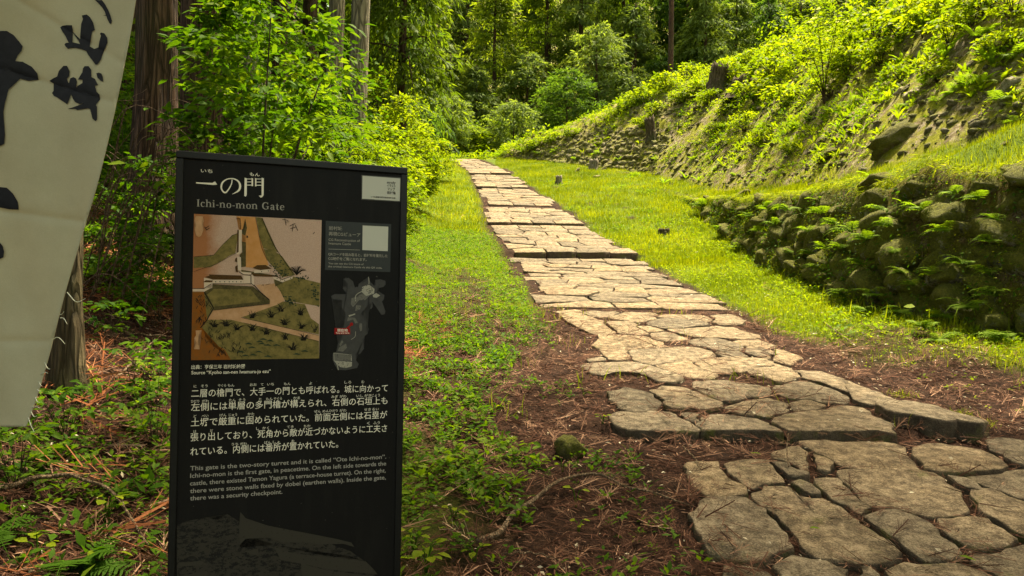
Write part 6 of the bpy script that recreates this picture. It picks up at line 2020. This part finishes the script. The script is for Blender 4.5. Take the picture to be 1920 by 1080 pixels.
# tall bare trunk right of centre
tree(at(1253, 50), 24, .20, 150, 'tall straight bare trunk in front of the far woods right of centre', 14, 2.6, 70, 22, .8, 'leaf_dark', 'bark_cedar', 'cedar_tree', 'other', .4, .4, (.002, 0), 1.3, .6)
tree(at(1285, 60), 24, .16, 151, 'thinner bare trunk right of the tall straight one', 12, 2.6, 70, 22, .8, 'leaf_dark', 'bark_cedar', 'cedar_tree', 'other', .4, .4)
tree(at(1130, 66), 24, .18, 152, 'dark thin trunk among the far woods above the rounded conifer', 11, 2.6, 70, 22, .8, 'leaf_dark', 'bark_cedar', 'cedar_tree', 'other', .4, .4)
# back rows
r = np.random.default_rng(22)
for row, (d, xs_, H, sz) in enumerate([(60, np.arange(1190, 1660, 62), 13, .62), (66, np.arange(770, 1500, 66), 17, .72), (75, np.arange(700, 1700, 100), 19, .85)]):
    for k, px in enumerate(xs_):
        P = at(px + r.uniform(-15, 15), d + r.uniform(-2, 2))
        mt = ['leaf_grey', 'leaf_dark', 'leaf_olive'][(k + row) % 3]
        o = tree(P, H * r.uniform(.9, 1.15), .2, 160 + row * 40 + k, None, [1.5, 3.5, 2][row], 3.6 + .3 * row, 120, 24, sz * 1.12, mt, 'bark_cedar', 'conifer_tree', 'other', .5, .42 + r.uniform(-.12, .12), limbs=16, tm=FSPRAY)
        later(o, ['grey-green conifer', 'dark green conifer', 'olive-green conifer'][(k + row) % 3] + [' behind the bank', ' amid the far woods', ' at the very back'][row], 'tree', 'conifers of the far woods')
# light bushes peeping over the bank crest
for k, (px, d, R, H, lab) in enumerate([(1240, 47.5, 1.2, 3.0, 'yellow-green bush in front of the tall bare trunk'), (1195, 45.5, 1.6, 2.2, 'bright layered bush over the crest left of the tall bare trunk'), (1215, 46.5, 1.0, 1.9, 'low bright bush on the crest below the tall bare trunk'),
                                        (900, 51, 1.3, 2.2, 'low leafy bush with yellow leaves where the path disappears')]):
    shrub(at(px, d), 780 + k, R, H, 46, 22, .24, 'leaf_bright', name='bush', cat='bush', lab=lab, flat=.25, tm_mean=.6)

# trees outside the picture that shade the near ground
r = np.random.default_rng(31)
for k, (x, y, H, cx, cy, R, base) in enumerate([(8.8, 4.2, 15, -4.6, 2.6, 4.8, 9.0), (9.5, -1.5, 14, -3.5, 2.0, 4.6, 7.5), (-2.5, -3.5, 14, 2.0, 2.0, 4.2, 7.0), (-6.5, 1.0, 16, 1.5, 2.5, 4.2, 7.0)]):
    P = np.array([x, y, float(height(x, y))])
    tree(P, H, .24, 260 + k, ['broad tree just outside the right edge whose crown shades the near path', 'tree behind the viewer on the right', 'tree behind the viewer on the left', 'tree outside the left edge above the banner'][k],
         base, R, 140, 18, .72, 'leaf_mid', 'bark_grey', 'broadleaf_tree', 'round', .15, .5, off=(cx, cy), limbs=0, tm=FSPRAY, hollow=.05)

# ------------------------------------------------------------------ sticks and fallen pieces
def stick(P2, rad, lab, mat='stick', lift=.034, sub=None, name='fallen_branch', pieces=()):
    W = [hit(float(a), float(b)) + (0, 0, lift + c) for a, b, c in P2]
    o0 = W[0]
    root = obj(name, None, loc=tuple(o0)); tag(root, lab, 'branch')
    pts = curve_pts(np.array(W) - o0, 26)
    pts[:, 2] += .004 * np.sin(np.arange(26) * 1.3)
    V, T = tube(pts, np.linspace(rad[0], rad[1], 26), 8, .08, 3)
    obj('stick', mesh_py('stick', V, T, M[mat], True), root)
    for a, b in pieces:
        i = int(a * 25); p = pts[i]; q = p + np.array(b)
        V, T = tube(curve_pts([p, .5 * (p + q) + (0, 0, .015), q], 8), np.linspace(rad[1] * 1.1, rad[1] * .4, 8), 5)
        obj('side_twig', mesh_py('side_twig', V, T, M[mat], True), root)
    return root


stick([(895, 1032, 0), (935, 1018, .01), (965, 985, .02), (1005, 960, .03), (1060, 925, .04), (1120, 918, .04), (1180, 935, .02), (1240, 945, .01), (1300, 965, 0)], (.0125, .0035), 'curved pale stick lying across the brown litter right of the board',
      pieces=[(.35, (.05, -.10, .01)), (.7, (.10, .06, .03)), (.85, (.08, -.07, .0))])
stick([(-40, 945, 0), (30, 942, .03), (90, 936, .05), (150, 945, .06), (210, 968, .05), (250, 1010, .02), (290, 1060, 0)], (.010, .003), 'pale fallen branch arching across the litter in the bottom left', pieces=[(.5, (.10, .03, -.02)), (.7, (.08, -.08, -.02))])
stick([(150, 618, .05), (210, 640, .04), (270, 650, .04), (325, 655, .05)], (.007, .003), 'straight thin stick lying left of the board at mid height')
stick([(215, 735, .03), (262, 695, .05), (290, 665, .06)], (.006, .003), 'forked thin stick leaning up towards the board')
stick([(200, 740, .02), (260, 748, .03), (322, 733, .04)], (.006, .004), 'pale stick touching the board\'s left edge')
stick([(285, 725, .02), (240, 700, .04), (205, 690, .05)], (.005, .003), 'short bare twig crossing the sticks left of the board')
stick([(940, 1056, 0), (1000, 1058, .01), (1060, 1075, .01)], (.004, .002), 'thin twig at the bottom edge below the curved stick')
stick([(1478, 900, .035), (1475, 880, .07), (1477, 866, .12)], (.004, .003), 'short twig standing up between two near paving slabs')
stick([(1280, 855, .02), (1300, 875, .02), (1315, 895, .02)], (.004, .003), 'small stick beside the left paving edge')
stick([(1545, 610, .0), (1580, 640, .02), (1600, 655, .02)], (.008, .004), 'dry stick on the bare margin right of the path')
# bare twigs under the shrubs left of the board
r = np.random.default_rng(8)
_tw = [(150, 380), (190, 300), (230, 330), (270, 400), (200, 430), (240, 460), (290, 470), (180, 470), (260, 250), (220, 220), (300, 300), (210, 520), (280, 540), (170, 420), (310, 420), (250, 380)]
_tw += [(r.uniform(140, 325), r.uniform(190, 600)) for _ in range(34)]
for k, (px, py) in enumerate(_tw):
    d = 4.6 + r.uniform(0, 1.6); rr_ = ray(float(px), float(py)); c = CAM + rr_ * d / rr_[1]
    a = r.uniform(-1, 1); L = r.uniform(.35, .7)
    p0 = np.array([c[0] - math.cos(a) * L * .6, c[1] + .1, 0]); p0[2] = float(height(p0[0], p0[1]))
    p2 = c + np.array([math.cos(a) * L * .6, r.uniform(-.2, .2), math.sin(a) * L * .6])
    pts = curve_pts([p0, c, p2], 12) - p0
    V, T = tube(pts, np.linspace(.006, .002, 12), 5)
    o = obj('dead_twig', mesh_py('dead_twig', V, T, M['twig'], True), loc=tuple(p0)); later(o, 'bare twig in the undergrowth', 'twig', 'bare twigs between banner and board')

# dead cedar sprays on the slabs and beside them
DS = [(1180, 700, .22), (1300, 718, .24), (1250, 735, .16), (1350, 655, .22), (1160, 635, .20), (1250, 630, .2), (1240, 775, .18), (1180, 750, .2), (1560, 935, .18), (1530, 945, .12), (1290, 945, .28), (1310, 930, .2), (1460, 645, .16), (1390, 640, .14), (1700, 950, .16),
      (1660, 955, .14), (1480, 830, .18), (1430, 830, .16), (1440, 1040, .2), (1370, 1060, .22), (1330, 1060, .2), (1800, 890, .16), (1860, 880, .14), (1110, 690, .2), (1060, 660, .2), (1000, 560, .2)]
SPR = [mesh_np('cedar_spray', *[a for a in (litter_t(24, 20 + k)[0] * 1.0, litter_t(24, 20 + k)[1])], M['litter'], None) for k in range(3)]
for me in SPR:
    at_ = me.attributes.new('tint', 'FLOAT', 'POINT'); at_.data.foreach_set('value', np.random.default_rng(1).beta(2, 3, len(me.vertices)).astype(np.float32))
for k, (px, py, L) in enumerate(DS):
    P = hit(float(px), float(py), dz=.05); yaw = RNG.uniform(0, 6.28)
    z = float(height(P[0], P[1])) + .058
    zx, zy = ground_frame(np.array([P[0]]), np.array([P[1]]))
    Rm = lie(np.array([P[0]]), np.array([P[1]]), np.array([yaw]), np.array([.03]), np.array([0.0]))[0]
    o = obj('cedar_spray', SPR[k % 3], loc=(P[0], P[1], z))
    o.rotation_euler = Matrix(Rm.tolist()).to_euler(); o.scale = (L, L, L * .6)
    later(o, 'dead cedar spray on the paving', 'twig', 'dead cedar sprays on the path')
# green fallen leaves
for k, (px, py, L, a, lab) in enumerate([(1427, 858, .06, 2.6, 'fallen green leaf on the small slab below the front step'), (1517, 997, .05, 0.0, 'narrow green leaf lying on the largest near slab'), (1798, 1050, .06, -.6, 'green leaf at the bottom right between slabs'),
                                        (1612, 775, .03, 1.0, 'pale dry leaf on the slab at the front step'), (1705, 932, .035, .4, 'pinkish dry leaf on the wide slab at the right')]):
    P = hit(float(px), float(py), dz=.05)
    V, T, t = scatter(LEAF[0], LEAF[1], np.zeros((1, 3)), lie(P[:1], P[1:2], np.array([a]), np.array([.05]), np.array([.1])), np.array([[L, L * .8, L]]), np.array([.9]))
    tag(obj('fallen_leaf', mesh_np('fallen_leaf', V, T, M['leaf_mid'] if k < 3 else M['scraps'], t), loc=(P[0], P[1], float(height(P[0], P[1])) + .066)), lab, 'leaf')

print('triangles', sum(len(o.data.loops) - 2 * len(o.data.polygons) for o in COL.objects if o.type == 'MESH'))
# ------------------------------------------------------------------ labels that single each thing out by the nearest landmark
LM = [(1545, 110, 'flowering sapling'), (1900, 160, 'pale rock at the right edge'), (1690, 255, 'big mossy rock'), (1048, 335, 'small dark stump'), (1222, 235, 'twisted root stump'), (1360, 150, 'hollow mossy stump'),
      (1112, 305, 'low broken stump'), (1253, 60, 'tall bare trunk'), (845, 270, 'small young conifer'), (925, 100, 'light-tipped fir'), (656, 100, 'pale grey trunk'), (302, 120, 'thick cedar trunk'), (1070, 845, 'mossy stone'),
      (1575, 780, 'front step slab'), (1750, 620, 'pale verge fern'), (1880, 600, 'shaded right end of the wall'), (1240, 435, 'small verge stump'), (1730, 790, 'raised kerb slab'), (1060, 180, 'dark glossy shrub'), (1560, 960, 'largest near slab'),
      (1480, 390, 'left end of the wall'), (545, 290, 'top of the board')]
_ORD = ['', ', second nearest', ', third nearest', ', fourth nearest', ', fifth nearest', ', sixth nearest', ', seventh nearest', ', eighth nearest', ', ninth nearest', ', tenth nearest', ', eleventh nearest', ', twelfth nearest', ', thirteenth nearest', ', fourteenth nearest', ', fifteenth nearest', ', sixteenth nearest', ', seventeenth nearest', ', eighteenth nearest', ', nineteenth nearest', ', twentieth nearest', ', 21st nearest', ', 22nd nearest', ', 23rd nearest', ', 24th nearest', ', 25th nearest', ', 26th nearest']
_b = {}
for o, desc in LABELQ:
    px, py = project(np.array(o.location) + np.array([0, 0, .2 if o['category'] != 'tree' else 6.0]))
    L = min(LM, key=lambda q: (q[0] - px) ** 2 + (q[1] - py) ** 2)
    dx, dy = px - L[0], py - L[1]
    a = math.degrees(math.atan2(-dy, dx)) % 360
    dirn = ['right of', 'up and right of', 'above', 'up and left of', 'left of', 'down and left of', 'below', 'down and right of'][int((a + 22.5) // 45) % 8]
    _b.setdefault((desc, dirn, L[2]), []).append((math.hypot(dx, dy), o))
for (desc, dirn, lm), v in _b.items():
    v.sort(key=lambda q: q[0])
    for k, (_d0, o) in enumerate(v):
        short = desc
        o['label'] = f"{short}, {dirn} the {lm}" + (_ORD[min(k, len(_ORD) - 1)])
print('objects', len(bpy.data.objects))
